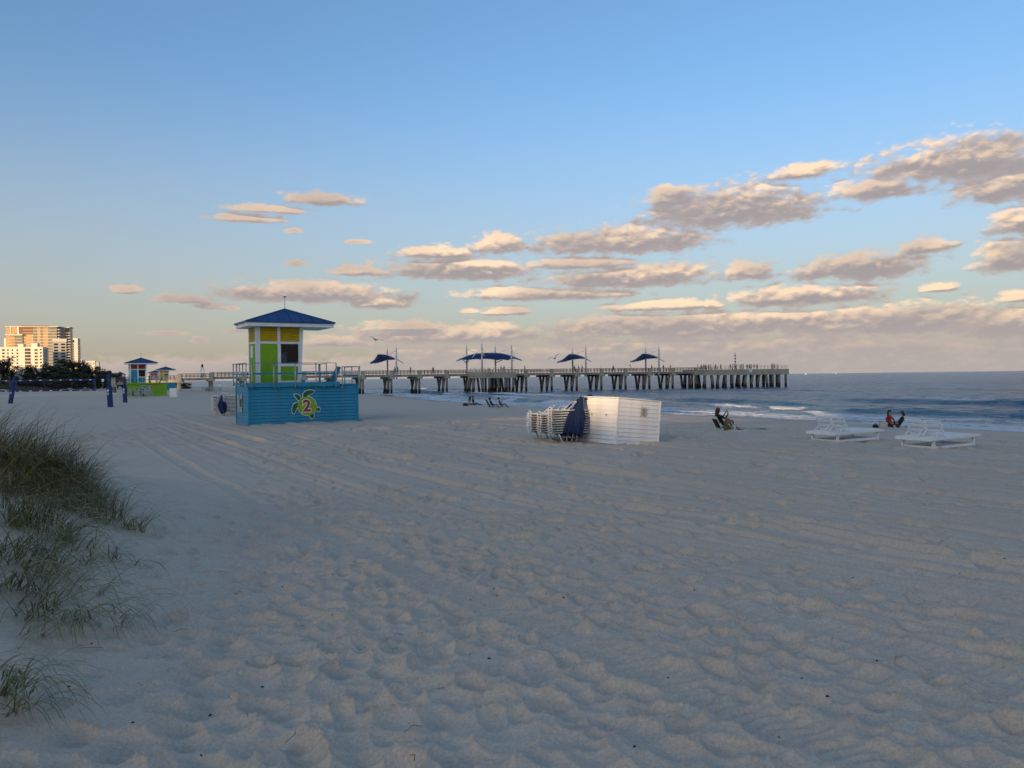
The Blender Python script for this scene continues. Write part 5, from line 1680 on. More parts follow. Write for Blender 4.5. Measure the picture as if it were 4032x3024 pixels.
def body_mesh(name, J, mats, fingers=True):
    """one continuous skinned figure. J: joint name -> point; mats: region -> material"""
    Rr = dict(pelvis=.135, spine=.125, chest=.15, neck=.055, jaw=.07, head=.098, crown=.07,
              shL=.062, elL=.045, wrL=.032, haL=.036, shR=.062, elR=.045, wrR=.032, haR=.036,
              hiL=.092, knL=.062, anL=.042, toL=.034, hiR=.092, knR=.062, anR=.042, toR=.034)
    edges = [('pelvis', 'spine', 'top'), ('spine', 'chest', 'top'), ('chest', 'neck', 'top'), ('neck', 'jaw', 'skin'), ('jaw', 'head', 'skin'), ('head', 'crown', 'skin')]
    for s in 'LR':
        edges += [('chest', 'sh' + s, 'top'), ('sh' + s, 'el' + s, 'sleeve'), ('el' + s, 'wr' + s, 'forearm'), ('wr' + s, 'ha' + s, 'skin'),
                  ('pelvis', 'hi' + s, 'legs'), ('hi' + s, 'kn' + s, 'legs'), ('kn' + s, 'an' + s, 'shin'), ('an' + s, 'to' + s, 'foot')]
    names = list(J)
    idx = {n: i for i, n in enumerate(names)}
    vs = [Vector(J[n]) for n in names]
    rs = [Rr[n] for n in names]
    es = [(idx[a], idx[b]) for a, b, _ in edges]
    segs = [(Vector(J[a]), Vector(J[b]), g) for a, b, g in edges]
    if fingers:
        for s in 'LR':
            h, w = Vector(J['ha' + s]), Vector(J['wr' + s])
            d = (h - w).normalized()
            sd = d.cross(Vector((0, 0, 1)))
            sd = sd.normalized() if sd.length > 1e-3 else Vector((1, 0, 0))
            nn = sd.cross(d)
            for k, (o_, ln) in enumerate(((-0.027, 0.06), (-0.009, 0.072), (0.009, 0.068), (0.027, 0.052))):
                i0 = len(vs)
                a_ = h + sd * o_ + d * 0.025
                vs += [a_, a_ + d * ln * 0.55 - nn * 0.008, a_ + d * ln - nn * 0.028]
                rs += [0.011, 0.009, 0.007]
                es += [(idx['ha' + s], i0), (i0, i0 + 1), (i0 + 1, i0 + 2)]
                segs.append((a_, vs[-1], 'skin'))
            i0 = len(vs)
            a_ = w.lerp(h, 0.5) + sd * 0.045
            vs += [a_, a_ + d * 0.04 + sd * 0.014]
            rs += [0.012, 0.009]
            es += [(idx['wr' + s], i0), (i0, i0 + 1)]
            segs.append((a_, vs[-1], 'skin'))
    # nose
    hd, up_ = Vector(J['head']), (Vector(J['crown']) - Vector(J['jaw'])).normalized()
    me = bpy.data.meshes.new(name)
    me.from_pydata([tuple(v) for v in vs], es, [])
    ob = bpy.data.objects.new('skin_source', me)
    COL.objects.link(ob)
    md = ob.modifiers.new('skin', 'SKIN')
    md.branch_smoothing = 0.6
    for i, sv in enumerate(me.skin_vertices[0].data):
        sv.radius = (rs[i], rs[i] * (0.78 if names and i < len(names) and names[i] in ('chest', 'spine', 'pelvis') else 1.0))
        sv.use_root = (i == idx['pelvis'])
    sb = ob.modifiers.new('smooth', 'SUBSURF')
    sb.levels = sb.render_levels = 1
    dg = bpy.context.evaluated_depsgraph_get()
    out = bpy.data.meshes.new_from_object(ob.evaluated_get(dg))
    bpy.data.objects.remove(ob)
    regions = list(mats)
    ml = []
    for rg_ in regions:
        if mats[rg_] not in ml: ml.append(mats[rg_])
    out.materials.clear()
    for m_ in ml: out.materials.append(m_)
    mi = []
    for p_ in out.polygons:
        c = p_.center
        best, bg_ = 1e9, 'top'
        for a, b, g in segs:
            ab = b - a
            t = max(0, min(1, (c - a).dot(ab) / max(ab.length_squared, 1e-9)))
            dd = (c - a - ab * t).length
            if dd < best: best, bg_ = dd, g
        mi.append(ml.index(mats.get(bg_, mats['top'])))
    out.polygons.foreach_set('material_index', mi)
    out.polygons.foreach_set('use_smooth', [True] * len(out.polygons))
    out.name = name
    return out

def hair_mesh(J, length, name='hair', face=Vector((1, 0, 0))):
    """cap of hair over the head with an optional fall at the back"""
    hd, cr, jw = Vector(J['head']), Vector(J['crown']), Vector(J['jaw'])
    up_ = (cr - jw).normalized()
    f = (face - up_ * face.dot(up_)).normalized()
    sd = up_.cross(f)
    c = hd + up_ * 0.02 - f * 0.012
    m_ = MB()
    vs, fs = [], []
    n, rows = 14, 8
    for i in range(rows):
        th = math.pi * 0.02 + (math.pi * 0.62) * i / (rows - 1)
        for j in range(n):
            ph = 2 * math.pi * j / n
            fr = math.cos(ph)
            r_ = 0.122
            t2 = th if fr < 0.35 else min(th, math.pi * (0.36 - 0.06 * fr))
            p_ = c + (f * fr + sd * math.sin(ph)) * (r_ * math.sin(t2)) + up_ * (r_ * 1.12 * math.cos(t2))
            if i == rows - 1 and fr < 0.3: p_ = p_ - up_ * length + f * (-0.02)
            vs.append(p_)
    for i in range(rows - 1):
        for j in range(n): fs.append((i * n + j, (i + 1) * n + j, (i + 1) * n + (j + 1) % n, i * n + (j + 1) % n))
    fs.append(tuple(range(n)))
    m_.add(vs, fs)
    return m_

def face_parts(J, root, face=Vector((1, 0, 0))):
    hd, cr, jw = Vector(J['head']), Vector(J['crown']), Vector(J['jaw'])
    up_ = (cr - jw).normalized()
    f = (face - up_ * face.dot(up_)).normalized()
    sd = up_.cross(f)
    b = hd - up_ * 0.01 + f * 0.085
    MB().add([b + up_ * .03, b - up_ * .025 + sd * .016, b - up_ * .025 - sd * .016, b - up_ * .02 + f * .026], [(0, 1, 3), (0, 3, 2), (1, 2, 3)]).build('nose', M_SKIN, root)
    for s in (-1, 1):
        e = hd + up_ * 0.02 + f * 0.088 + sd * 0.033 * s
        MB().box(e.x - .008, e.x + .008, e.y - .008, e.y + .008, e.z - .005, e.z + .005).build('eye', M_HAIR, root)
    mo = hd - up_ * 0.058 + f * 0.078
    MB().bar(mo - sd * .022, mo + sd * .022, 0.01, 0.008).build('mouth', M_REDC, root)

def seated(lean=0.15, knees=(0.34, 0.34), spread=0.12, feet=(0.62, 0.62), armsL=None, armsR=None, z0=0.13, head_f=0.0, seat_back=0.0):
    """joints of a person sitting and facing +x; lean > 0 is backwards"""
    sp = Vector((-math.sin(lean), 0, math.cos(lean)))
    pv = Vector((0, 0, z0))
    J = dict(pelvis=pv, spine=pv + sp * 0.22, chest=pv + sp * 0.44)
    nk = J['chest'] + sp * 0.14
    up_ = Vector((head_f, 0, 1)).normalized()
    J['neck'] = nk
    J['jaw'] = nk + up_ * 0.075 + Vector((0.02, 0, 0))
    J['head'] = J['jaw'] + up_ * 0.085
    J['crown'] = J['head'] + up_ * 0.075
    for i, s in enumerate('LR'):
        sg = 1 if s == 'L' else -1
        sh = J['chest'] + Vector((0, sg * 0.19, 0.05))
        J['sh' + s] = sh
        ar = (armsL if s == 'L' else armsR) or ((0.10, 0.28, -0.24), (0.30, 0.2, -0.30), (0.38, 0.18, -0.31))
        for nm, a in zip(('el', 'wr', 'ha'), ar): J[nm + s] = sh + Vector((a[0], sg * (a[1] - 0.19), a[2]))
        J['hi' + s] = pv + Vector((0.04, sg * 0.10, -0.01))
        kz = knees[i]
        J['kn' + s] = Vector((max(0.06, math.sqrt(max(0.44 ** 2 - (kz - z0) ** 2, 0.02))), sg * (0.10 + spread * 0.5), kz))
        J['an' + s] = Vector((feet[i], sg * (0.10 + spread * 0.4), 0.075))
        J['to' + s] = Vector((feet[i] + 0.15, sg * (0.10 + spread * 0.6), 0.045))
    return J

def person(label, loc, rz, J, mats, hair=M_HAIR, hlen=0.03, group=None, fingers=True, face=True, scale=1.0):
    root = thing('person', label, 'person', loc, rz, group)
    root.scale = (scale,) * 3
    obj('body', body_mesh('body', J, mats, fingers), root)
    if hair: hair_mesh(J, hlen).build('hair', hair, root, smooth=True)
    if face: face_parts(J, root)
    return root

def outfit(top, legs, sleeve=None, forearm=None, shin=None, foot=None, skin=M_SKIN):
    return dict(top=top, skin=skin, sleeve=sleeve or top, forearm=forearm or top, legs=legs, shin=shin or legs, foot=foot or M_BLACK)

# woman in a low chair, holding up a phone
g = on_ground(2847, 1690)
sea_dir = math.atan2(A_DIR.y, A_DIR.x)
J = seated(0.48, (0.50, 0.44), 0.08, (0.52, 0.60), armsL=((0.20, 0.20, -0.17), (0.36, 0.12, 0.08), (0.38, 0.10, 0.16)), armsR=((0.22, 0.24, -0.14), (0.38, 0.14, 0.06), (0.39, 0.12, 0.14)), z0=0.20, head_f=0.1)
person('woman in black top with long dark hair filming with a phone in a low chair', (g.x, g.y, g.z), R(8), J, outfit(M_BLACK, M_SKIN2, foot=M_SKIN2), M_HAIR, 0.22)
def low_chair(label, loc, rz, mat, tall=0.75):
    root = thing('beach_chair', label, 'beach chair', loc, rz, 'low beach chairs')
    MB().add([(-0.22, -0.27, 0.09), (0.42, -0.27, 0.13), (0.42, 0.27, 0.13), (-0.22, 0.27, 0.09), (-0.22, -0.27, 0.065), (0.42, -0.27, 0.105), (0.42, 0.27, 0.105), (-0.22, 0.27, 0.065)],
             [(0, 1, 2, 3), (7, 6, 5, 4), (0, 4, 5, 1), (1, 5, 6, 2), (2, 6, 7, 3), (3, 7, 4, 0)]).build('seat', mat, root)
    b0, b1 = Vector((-0.20, 0, 0.09)), Vector((-0.20 - tall * 0.48, 0, 0.09 + tall * 0.88))
    MB().add([b0 + Vector((0, -.27, 0)), b0 + Vector((0, .27, 0)), b1 + Vector((0, .27, 0)), b1 + Vector((0, -.27, 0)), b0 + Vector((-.025, -.27, -.01)), b0 + Vector((-.025, .27, -.01)), b1 + Vector((-.025, .27, -.01)), b1 + Vector((-.025, -.27, -.01))],
             [(0, 1, 2, 3), (7, 6, 5, 4), (0, 4, 5, 1), (1, 5, 6, 2), (2, 6, 7, 3), (3, 7, 4, 0)]).build('backrest', mat, root)
    for sy in (-1, 1):
        MB().tube([b1 + Vector((0, sy * .28, 0.02)), b0 + Vector((0, sy * .28, 0)), (0.05, sy * .28, 0.0)], 0.013, 6).build('frame_tube', M_ALU, root)
        MB().tube([(-0.30, sy * .29, 0.0), (0.40, sy * .29, 0.14)], 0.013, 6).build('frame_tube', M_ALU, root)
        MB().bar((-0.34, sy * .30, 0.34), (0.15, sy * .30, 0.32), 0.05, 0.025).build('armrest', M_DARK, root)
        MB().tube([(0.12, sy * .30, 0.31), (0.2, sy * .3, 0.1)], 0.012, 6).build('frame_tube', M_ALU, root)
    return root
low_chair('low dark beach chair under the woman with the phone', (g.x, g.y, g.z), R(8), M_BROWNC, 0.46)
ph = MB().box(-0.006, 0.006, -0.04, 0.04, -0.08, 0.08).build('phone', M_DARK, None)
rot = Matrix.Rotation(R(8), 3, 'Z')
hp = (Vector(J['haL']) + Vector(J['haR'])) / 2
ph.location = Vector((g.x, g.y, g.z)) + rot @ (hp + Vector((0.02, 0, 0.07)))
ph.rotation_euler = (0, R(-20), R(8))
tag(ph, 'dark phone held up by the woman in the low chair', 'phone')
def bag(label, loc, w, d, h, mat, name='bag', cat='bag', seed=0):
    n = 12
    m_ = MB()
    vs, fs = [], []
    prof = [(0.0, 0.86), (0.15, 1.0), (0.5, 1.0), (0.8, 0.86), (0.95, 0.6), (1.0, 0.2)]
    for (t, k) in prof:
        for j in range(n):
            a = 2 * math.pi * j / n
            wob = 1 + 0.07 * math.sin(3 * a + seed + 4 * t)
            ca, sa = math.cos(a), math.sin(a)
            q_ = (abs(ca) ** 3 + abs(sa) ** 3) ** (-1 / 3)
            vs.append((w / 2 * ca * q_ * k * wob, d / 2 * sa * q_ * k * wob, h * t))
    for i in range(len(prof) - 1):
        for j in range(n): fs.append((i * n + j, i * n + (j + 1) % n, (i + 1) * n + (j + 1) % n, (i + 1) * n + j))
    fs += [tuple(range(n))[::-1], tuple(range((len(prof) - 1) * n, len(prof) * n))]
    m_.add(vs, fs)
    root = thing(name, label, cat, loc)
    m_.build('bag_body', mat, root, smooth=True)
    MB().tube([(w * .25 * math.cos(a), 0, h * 0.9 + h * 0.35 * math.sin(a)) for a in [math.pi * k / 8 for k in range(9)]], 0.012, 5).build('bag_handle', mat, root)
    return root
M_OLIVE = cloth('olive_canvas', (0.09, 0.10, 0.03))
q = on_ground(2862, 1694)
bag('olive drab bag on the sand in front of the woman with the phone', q, 0.3, 0.22, 0.26, M_OLIVE, seed=1)
q = on_ground(2893, 1692)
M_BOTTLE = material('clear_plastic', (0.55, 0.56, 0.58), 0.2, var=0.1)
bt_ = thing('water_bottle', 'clear water bottle standing on the green towel', 'bottle', q)
MB().tube([(0, 0, 0), (0, 0, 0.02), (0, 0, 0.2), (0, 0, 0.25), (0, 0, 0.29)], [0.05, 0.055, 0.055, 0.03, 0.025], 10).build('bottle_body', M_BOTTLE, bt_, smooth=True)
MB().tube([(0, 0, 0.29), (0, 0, 0.325)], 0.028, 10).build('bottle_cap', M_WHITE, bt_)
c_ = on_ground(2945, 1690)
tw = MB()
vs, fs = [], []
for i in range(15):
    for j in range(7):
        x, y = (i / 14 - .5) * 1.75, (j / 6 - .5) * 0.9
        vs.append((x, y, 0.02 + 0.012 * math.sin(5 * x + 3 * y) + 0.01 * math.sin(9 * y + x)))
for i in range(14):
    for j in range(6): fs.append((i * 7 + j, (i + 1) * 7 + j, (i + 1) * 7 + j + 1, i * 7 + j + 1))
two = tw.add(vs, fs).build('beach_towel', cloth('mint_towel', (0.22, 0.40, 0.33)), None, smooth=True)
two.location, two.rotation_euler = (c_.x, c_.y, ground_z(c_.x, c_.y) + 0.02), (0, 0, R(12))
md = two.modifiers.new('thickness', 'SOLIDIFY'); md.thickness = 0.015
tag(two, 'mint green towel spread beside the woman in the low chair', 'towel')

# pair near the water at the right
g = on_ground(3500, 1686)
J = seated(-0.06, (0.40, 0.42), 0.16, (0.40, 0.44), z0=0.13)
person('person in red jacket with dark hair sitting on the sand facing us', (g.x, g.y, g.z), R(-70), J, outfit(M_REDC, M_GREENC), M_HAIR, 0.16)
g2_ = on_ground(3542, 1685)
J = seated(0.35, (0.36, 0.33), 0.1, (0.42, 0.5), z0=0.12, head_f=0.2)
person('person in black huddled on the sand beside the red jacket', (g2_.x, g2_.y, g2_.z), R(170), J, outfit(M_BLACK, M_BROWNC), M_HAIR, 0.1)
bag('pale tote bag on the sand beside the red jacket', on_ground(3479, 1687), 0.42, 0.2, 0.30, cloth('tote_canvas', (0.5, 0.43, 0.36)), seed=2)
bag('grey bag slumped behind the pale tote', on_ground(3467, 1684) , 0.3, 0.25, 0.24, M_GREYC, seed=4)
bag('small black bag standing apart on the sand left of the tote', on_ground(3447, 1686), 0.28, 0.24, 0.22, M_BLACK, seed=3)
for k, (px, lab) in enumerate(((3570, 'dark'), (3580, 'white'), (3588, 'pale'))):
    q = on_ground(px, 1682)
    s_ = thing('sandal', f'{lab} shoe left on the sand behind the nearest double lounger', 'shoe', q, R(40 * k))
    MB().add([(-.13, -.04, 0), (.13, -.04, 0), (.15, 0, 0), (.13, .04, 0), (-.13, .04, 0), (-.13, -.045, .03), (.13, -.05, .03), (.16, 0, .03), (.13, .05, .03), (-.13, .045, .03)],
             [(4, 3, 2, 1, 0), (5, 6, 7, 8, 9), (0, 1, 6, 5), (1, 2, 7, 6), (2, 3, 8, 7), (3, 4, 9, 8), (4, 0, 5, 9)]).build('sole', [M_DARK, M_WHITE, M_NOTICE][k], s_)
    MB().tube([(0.03, 0.045 * math.cos(a), 0.03 + 0.07 * math.sin(a)) for a in [math.pi * i / 8 for i in range(9)]], 0.018, 6).build('upper_strap', [M_DARK, M_WHITE, M_NOTICE][k], s_)

# couple on the sand nearer the pier, and the pair in chairs beside them
g = on_ground(1850, 1597)
J = seated(-0.05, (0.24, 0.2), 0.3, (0.5, 0.46), z0=0.13)
person('woman in grey knit with long dark hair sitting close to a man in black', (g.x, g.y, g.z), R(70), J, outfit(M_GREYC, M_BROWNC), M_HAIR, 0.3, 'people sitting near the waterline')
g = on_ground(1863, 1597)
J = seated(0.05, (0.2, 0.18), 0.1, (0.72, 0.8), z0=0.13)
person('man all in black sitting with legs stretched out beside the woman in grey', (g.x, g.y, g.z), R(12), J, outfit(M_BLACK, M_BLACK), M_HAIR, 0.0, 'people sitting near the waterline', scale=1.08)
bag('dark red bundle on the sand behind the woman in grey knit', on_ground(1833, 1598), 0.6, 0.4, 0.28, cloth('maroon_cloth', (0.05, 0.012, 0.015)), seed=6)
g = on_ground(1938, 1606)
low_chair('low white framed beach chair under the person in the green top', (g.x, g.y, g.z), R(20), M_GREENC, 0.8)
J = seated(0.42, (0.36, 0.34), 0.1, (0.6, 0.66), z0=0.20)
person('person in dark green patterned top and dark hair sitting in a white framed chair', (g.x, g.y, g.z), R(20), J, outfit(M_GREENC, M_GREYC), M_HAIR, 0.12, 'people sitting near the waterline')
g = on_ground(1973, 1606)
low_chair('low dark beach chair under the bare legged person in black', (g.x, g.y, g.z), R(5), M_BLACK, 0.7)
J = seated(0.38, (0.46, 0.40), 0.1, (0.58, 0.72), armsL=((0.14, 0.30, -0.22), (0.34, 0.30, 0.02), (0.38, 0.28, 0.10)), z0=0.20)
person('bare legged person in black sweater and cap raising one arm in a low chair', (g.x, g.y, g.z), R(5), J, outfit(M_BLACK, M_SKIN2, foot=M_SKIN2), M_BLACK, 0.0, 'people sitting near the waterline')

# ------------------------------------------------------------------ people standing on the pier
def standing(armpose=0, leanf=0.05, stance=0.1):
    pv = Vector((0, 0, 0.93))
    sp = Vector((math.sin(leanf), 0, math.cos(leanf)))
    J = dict(pelvis=pv, spine=pv + sp * 0.22, chest=pv + sp * 0.44)
    J['neck'] = J['chest'] + sp * 0.14
    J['jaw'] = J['neck'] + Vector((0.02, 0, 0.075)); J['head'] = J['jaw'] + Vector((0.01, 0, 0.085)); J['crown'] = J['head'] + Vector((0, 0, 0.08))
    arms = [((0.02, 0.26, -0.28), (0.10, 0.26, -0.52), (0.12, 0.25, -0.60)), ((0.16, 0.27, -0.22), (0.36, 0.22, -0.30), (0.44, 0.2, -0.30)), ((0.12, 0.27, -0.24), (0.32, 0.2, -0.02), (0.38, 0.18, 0.06))][armpose]
    for s in 'LR':
        sg = 1 if s == 'L' else -1
        sh = J['chest'] + Vector((0, sg * 0.19, 0.05))
        J['sh' + s] = sh
        for nm, a in zip(('el', 'wr', 'ha'), arms): J[nm + s] = sh + Vector((a[0], sg * (a[1] - 0.19), a[2]))
        J['hi' + s] = pv + Vector((0, sg * 0.10, -0.04))
        st = stance * sg
        J['kn' + s] = Vector((0.03 + st, sg * 0.11, 0.5)); J['an' + s] = Vector((st * 1.3, sg * 0.12, 0.085)); J['to' + s] = Vector((st * 1.3 + 0.15, sg * 0.14, 0.045))
    return J
protos = []
for k, (arm, ln, top, legs, skin) in enumerate(((0, 0.03, M_BLACK, M_NAVYC, M_SKIN), (1, 0.14, M_NAVYC, M_BLACK, M_SKIN2), (2, 0.05, M_GREYC, M_BLUEC, M_SKIN), (0, 0.02, M_PINKC, M_KHAKI, M_SKIN), (1, 0.16, M_BROWNC, M_BLACK, M_SKIN2), (2, 0.04, M_BLUEC, M_KHAKI, M_SKIN))):
    J = standing(arm, ln)
    protos.append((body_mesh('body', J, outfit(top, legs, skin=skin), False), hair_mesh(J, 0.03 + 0.08 * (k % 2)).mesh('hair', [M_HAIR if k % 2 == 0 else M_HAIRB], True), ['black', 'navy', 'grey', 'pink', 'brown', 'blue'][k]))
def pier_person(px, off, k, where, rz, zoff=0.0):
    q = on_pier(px, 1460, off)
    me, hr, colr = protos[k % 6]
    root = thing('person', f'small figure in {colr} {where}', 'person', (q.x, q.y, ZD + 0.03 + zoff), rz, 'people on the pier')
    obj('body', me, root)
    obj('hair', hr, root)
spots_p = [(1555, -1.0, 0, 'at the rail by the mast of the shoreward canopy'), (1565, -1.4, 1, 'just seaward of the shoreward canopy mast'), (1615, -1.2, 4, 'alone at the rail between the first and second canopies'),
           (1705, -1.0, 0, 'at the rail, nearest landward of the mid platform'), (1972, 1.6, 1, 'on the mid platform, landward one of two'), (1985, 1.6, 0, 'on the mid platform, seaward one of two'), (2066, -1.0, 5, 'bending at the rail just past the mid platform'),
           (2262, -1.1, 0, 'under the third canopy, landward of three'), (2276, -1.2, 4, 'under the third canopy, middle of three'), (2291, -1.0, 1, 'under the third canopy, seaward of three'),
           (2415, -1.2, 0, 'alone at the rail between the third and last canopies'), (2565, -1.0, 4, 'below the last canopy'), (2612, -1.2, 0, 'beside the seaward mast of the last canopy'), (2639, -1.1, 2, 'walking seaward of the last canopy')]
for (px, off, k, wh) in spots_p: pier_person(px, off, k, wh, R(-75 + 40 * (k % 3)))
term = [2748, 2761, 2772, 2779, 2790, 2797, 2818, 2838, 2876, 2884, 2893, 2900, 2915, 2921, 2927, 2942, 2951, 2958, 2969, 2981, 3038, 3043, 3049, 3060]
for i, px in enumerate(term):
    n_ = i + 1
    od = ['first', 'second', 'third', 'fourth', 'fifth', 'sixth', 'seventh', 'eighth', 'ninth', 'tenth', 'eleventh', 'twelfth'][i % 12]
    wh = f'on the seaward platform, {od} from its shoreward end' if i < 12 else f'on the seaward platform, {["first","second","third","fourth","fifth","sixth","seventh","eighth","ninth","tenth","eleventh","twelfth"][len(term) - 1 - i]} from its seaward end'
    pier_person(px, random.choice((1.6, 1.2, 0.2, -1.5)), (i * 5 + 1) % 6 if i % 3 else 0, wh, R(random.uniform(-180, 180)))
# fishing rods leaning over the rail
for (px, pt) in ((1652, 1446), (1705, 1440), (2360, 1436), (2803, 1424)):
    a, b = on_pier(px, 1462, 0.0), on_pier(px + 9, pt, 1.2)
    wh = {1652: 'between the first and second canopies', 1705: 'just landward of the mid platform', 2360: 'between the third and last canopies', 2803: 'at the seaward platform'}[px]
    r_ = thing('fishing_rod', 'thin fishing rod leaning over the pier rail ' + wh, 'fishing rod', a, 0, 'rods leaning over the pier rail')
    MB().tube([(0, 0, 0), tuple(b - a)], [0.035, 0.015], 5).build('rod', M_DARK, r_)
    MB().tube([(0.0, 0, 0.12), (0.08, 0, 0.12)], 0.05, 6).build('reel', M_DARK, r_)
# far bathers
for k, (px, py, lab) in enumerate(((836, 1523, 'far figure standing at the water edge beyond the pier foot'), (864, 1524, 'far figure walking with a white board by the water'))):
    g_ = on_ground(px, py)
    me, hr, colr = protos[k]
    root = thing('person', lab, 'person', g_, R(60 * k), 'people far along the shore')
    obj('body', me, root)
    obj('hair', hr, root)
    if k == 1:
        bd = MB().poly([(-.9, 0), (-.6, .24), (0, .29), (.6, .22), (.95, 0), (.6, -.22), (0, -.29), (-.6, -.24)], (0, 0, 0), (1, 0, 0), (0, 0, 1), (0, -1, 0), 0.06).build('surfboard', M_WHITE, None)
        bd.location = g_ + Vector((0.1, -0.35, 1.0))
        tag(bd, 'white surfboard carried by the far walking figure', 'surfboard')

# ------------------------------------------------------------------ dune grass beside the viewer
def blade_mat(name, c1, c2):
    mt = bpy.data.materials.new(name)
    mt.use_nodes = True
    t = NT(mt.node_tree)
    b_ = mt.node_tree.nodes['Principled BSDF']
    g = t.n('ShaderNodeNewGeometry')
    c = t.mix(g.outputs['Random Per Island'], c1, c2)
    t.link(c, b_.inputs['Base Color'])
    b_.inputs['Roughness'].default_value = 0.5
    b_.inputs['Specular IOR Level'].default_value = 0.3
    return mt
M_BLADE = blade_mat('green_blade', (0.13, 0.155, 0.055), (0.27, 0.27, 0.125))
M_STRAW = blade_mat('straw_blade', (0.22, 0.165, 0.085), (0.42, 0.34, 0.2))
WIND = Vector((0.93, -0.36, 0))
def tuft_blades(rg, root, n, length, spread, lie, straw, wdt=0.0036):
    V_, F_, I_ = [], [], []
    for k in range(n):
        a = rg.uniform(0, 6.283)
        r = spread * math.sqrt(rg.random())
        bx, by = root[0] + r * math.cos(a), root[1] + r * math.sin(a)
        bz = ground_zf(bx, by) - 0.02
        L_ = length * rg.uniform(0.55, 1.12)
        aa = rg.normal(0, 0.62)
        wd = Vector((WIND.x * math.cos(aa) - WIND.y * math.sin(aa), WIND.x * math.sin(aa) + WIND.y * math.cos(aa), 0))
        el0 = R(rg.uniform(48, 86)) * (1 - lie * 0.5)
        drop = rg.uniform(1.0, 2.4) + lie * 0.4
        side = Vector((-wd.y, wd.x, 0))
        tw_ = rg.normal(0, 0.25)
        seg = 7
        p_ = Vector((bx, by, bz))
        e = el0
        base = len(V_)
        w0 = wdt * rg.uniform(0.7, 1.35)
        for i in range(seg + 1):
            t = i / seg
            w = w0 * (1 - t) ** 0.7 + 0.0006
            sd = side + Vector((0, 0, 1)) * tw_
            V_.append(tuple(p_ - sd * w)); V_.append(tuple(p_ + sd * w))
            st = L_ / seg
            d = wd * math.cos(e) + Vector((0, 0, 1)) * math.sin(e)
            p_ = p_ + d * st
            gz_ = p_.z
            e = max(e - drop / seg * (0.5 + 1.1 * t), R(-62))
            if i > 2:
                gg = ground_zf(p_.x, p_.y) + 0.012
                if p_.z < gg: p_.z = gg; e = max(e, R(-6))
        mi = 1 if rg.random() < straw else 0
        for i in range(seg):
            F_.append((base + 2 * i, base + 2 * i + 1, base + 2 * i + 3, base + 2 * i + 2)); I_.append(mi)
    return V_, F_, I_
# quick ground lookup near the dune
gx0, gy0, gst = -12.0, 0.5, 0.08
gxs, gys = np.arange(gx0, 3.0, gst), np.arange(gy0, 17.0, gst)
GX, GY = np.meshgrid(gxs, gys)
GZ = base_z(GX, GY)
def ground_zf(x, y):
    i, j = int((y - gy0) / gst), int((x - gx0) / gst)
    if 0 <= i < GZ.shape[0] and 0 <= j < GZ.shape[1]: return float(GZ[i, j])
    return ground_z(x, y)
rg = np.random.default_rng(3)
clusters = [  # photo pixel of the root, radius in metres, tufts, blades in each, length, how flat they lie, share of straw
    (20, 1850, 0.8, 36, 26, 1.10, 0.0, 0.16), (110, 1885, 0.7, 32, 26, 0.92, 0.0, 0.16), (-70, 1880, 1.0, 36, 26, 1.2, 0.0, 0.2), (190, 1925, 0.55, 24, 24, 0.85, 0.05, 0.18),
    (60, 1920, 0.6, 22, 22, 0.7, 0.15, 0.45), (160, 1960, 0.5, 14, 20, 0.65, 0.25, 0.5), (260, 1965, 0.45, 14, 18, 0.75, 0.15, 0.25),
    (340, 1990, 0.4, 14, 18, 0.75, 0.15, 0.2), (400, 2035, 0.4, 13, 18, 0.75, 0.3, 0.2), (450, 2070, 0.35, 9, 14, 0.7, 0.5, 0.3), (300, 2030, 0.4, 9, 12, 0.6, 0.4, 0.3), (500, 2090, 0.2, 4, 9, 0.6, 0.7, 0.3),
    (20, 2040, 0.45, 13, 17, 0.75, 0.15, 0.2), (100, 2070, 0.35, 10, 16, 0.75, 0.3, 0.25), (190, 2105, 0.35, 11, 18, 0.75, 0.45, 0.2), (270, 2145, 0.3, 9, 14, 0.7, 0.55, 0.25), (340, 2180, 0.25, 6, 10, 0.6, 0.7, 0.35), (400, 2210, 0.2, 3, 8, 0.55, 0.8, 0.35),
    (0, 2180, 0.4, 11, 14, 0.7, 0.4, 0.2), (80, 2200, 0.35, 9, 12, 0.7, 0.5, 0.25), (170, 2250, 0.3, 7, 10, 0.7, 0.6, 0.25), (260, 2290, 0.25, 4, 8, 0.65, 0.8, 0.25), (20, 2330, 0.3, 8, 12, 0.65, 0.5, 0.2), (120, 2340, 0.25, 5, 9, 0.65, 0.8, 0.2), (220, 2390, 0.25, 4, 8, 0.75, 0.9, 0.15), (330, 2420, 0.2, 3, 6, 0.75, 0.95, 0.2), (430, 2440, 0.15, 1, 5, 0.6, 1.0, 0.2),
    (40, 2400, 0.3, 6, 10, 0.8, 0.75, 0.2), (150, 2420, 0.25, 5, 9, 0.8, 0.85, 0.2), (260, 2450, 0.2, 4, 8, 0.85, 0.95, 0.2), (60, 2480, 0.2, 4, 8, 0.7, 0.9, 0.25), (360, 2350, 0.25, 4, 8, 0.8, 0.85, 0.2), (300, 2220, 0.3, 6, 9, 0.75, 0.7, 0.25),
    (60, 2640, 0.12, 1, 7, 0.35, 0.9, 0.2), (-20, 2690, 0.14, 5, 12, 0.5, 0.6, 0.15), (40, 2720, 0.1, 4, 10, 0.5, 0.8, 0.15), (-30, 2800, 0.14, 3, 9, 0.45, 0.7, 0.2), (110, 2770, 0.06, 2, 6, 0.45, 0.9, 0.1),
    (560, 2230, 0.12, 2, 7, 0.5, 0.9, 0.3), (-260, 2000, 0.9, 22, 18, 0.8, 0.1, 0.2), (-300, 2300, 0.7, 14, 14, 0.65, 0.3, 0.2), (-220, 2700, 0.3, 6, 10, 0.45, 0.5, 0.2), (-220, 1850, 1.2, 28, 18, 1.1, 0.0, 0.2)]
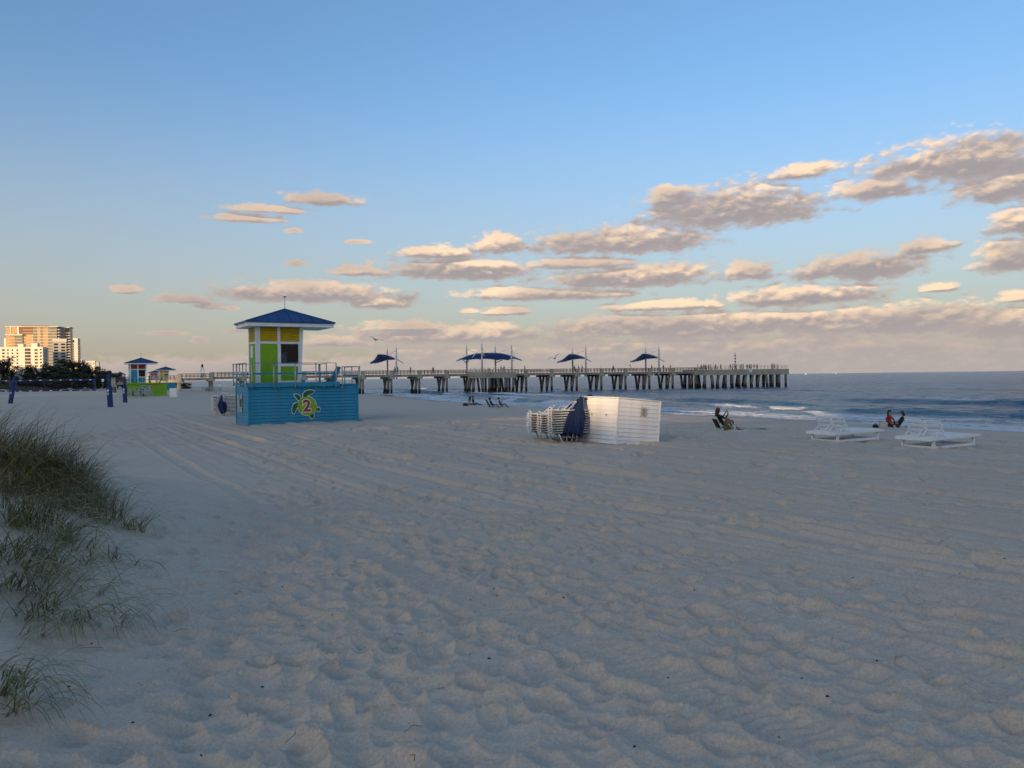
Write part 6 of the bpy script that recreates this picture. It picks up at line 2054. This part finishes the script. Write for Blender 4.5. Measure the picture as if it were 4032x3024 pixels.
V_, F_, I_ = [], [], []
for (px, py, rad, nt_, nb, ln, lie, straw) in clusters:
    c = on_ground(px, py)
    if py > 1970: nt_ = max(1, int(nt_ * 0.68))
    for k in range(nt_):
        a, r = rg.uniform(0, 6.283), rad * math.sqrt(rg.random())
        v, f, i_ = tuft_blades(rg, (c.x + r * math.cos(a), c.y + r * math.sin(a)), nb, ln, 0.07, lie, straw)
        o_ = len(V_)
        V_ += v
        F_ += [tuple(q + o_ for q in ff) for ff in f]
        I_ += i_
me = bpy.data.meshes.new('dune_grass')
me.from_pydata(V_, [], F_)
me.materials.append(M_BLADE); me.materials.append(M_STRAW)
me.polygons.foreach_set('material_index', I_)
me.polygons.foreach_set('use_smooth', [True] * len(F_))
obj('dune_grass', me, kind='stuff', label='long drooping green and straw dune grass on the near dune')

# ------------------------------------------------------------------ bits of weed, twig and shell on the sand
M_WEED = material('dark_weed', (0.025, 0.018, 0.012), 0.8, var=0.3)
M_SHELLB = material('shell_bits', (0.72, 0.70, 0.66), 0.5, var=0.1)
M_TWIG = material('twig', (0.16, 0.11, 0.06), 0.8, var=0.3)
for nm, mat, n, rmax, mode in (('weed_debris', M_WEED, 90, 26, 0), ('shell_debris', M_SHELLB, 40, 20, 1), ('twig_debris', M_TWIG, 45, 9, 2)):
    m_ = MB()
    for k in range(n):
        th, r = rg.uniform(-0.62, 0.62), math.exp(rg.uniform(math.log(2.6), math.log(rmax)))
        if mode == 2: th = rg.uniform(-0.62, -0.1)
        x, y = math.sin(th) * r, math.cos(th) * r
        z = ground_z(x, y) + 0.006
        a = rg.uniform(0, 6.28)
        if mode == 2:
            L_ = rg.uniform(0.03, 0.14)
            m_.tube([(x, y, z), (x + L_ * .5 * math.cos(a), y + L_ * .5 * math.sin(a), z + 0.012), (x + L_ * math.cos(a + .4), y + L_ * math.sin(a + .4), z)], 0.0016, 4)
        else:
            s_ = rg.uniform(0.004, 0.008) * (1.0 if mode == 0 else 0.8)
            m_.tube([(x - s_ * 1.3 * math.cos(a), y - s_ * 1.3 * math.sin(a), z), (x, y, z + s_ * .5), (x + s_ * 1.3 * math.cos(a), y + s_ * 1.3 * math.sin(a), z)], [s_ * .4, s_ * .8, s_ * .3], 5)
    m_.build(nm, mat, None, kind='stuff', label={0: 'scattered dark weed bits on the sand', 1: 'scattered white shell bits on the sand', 2: 'dry grass stalks littering the near sand'}[mode])
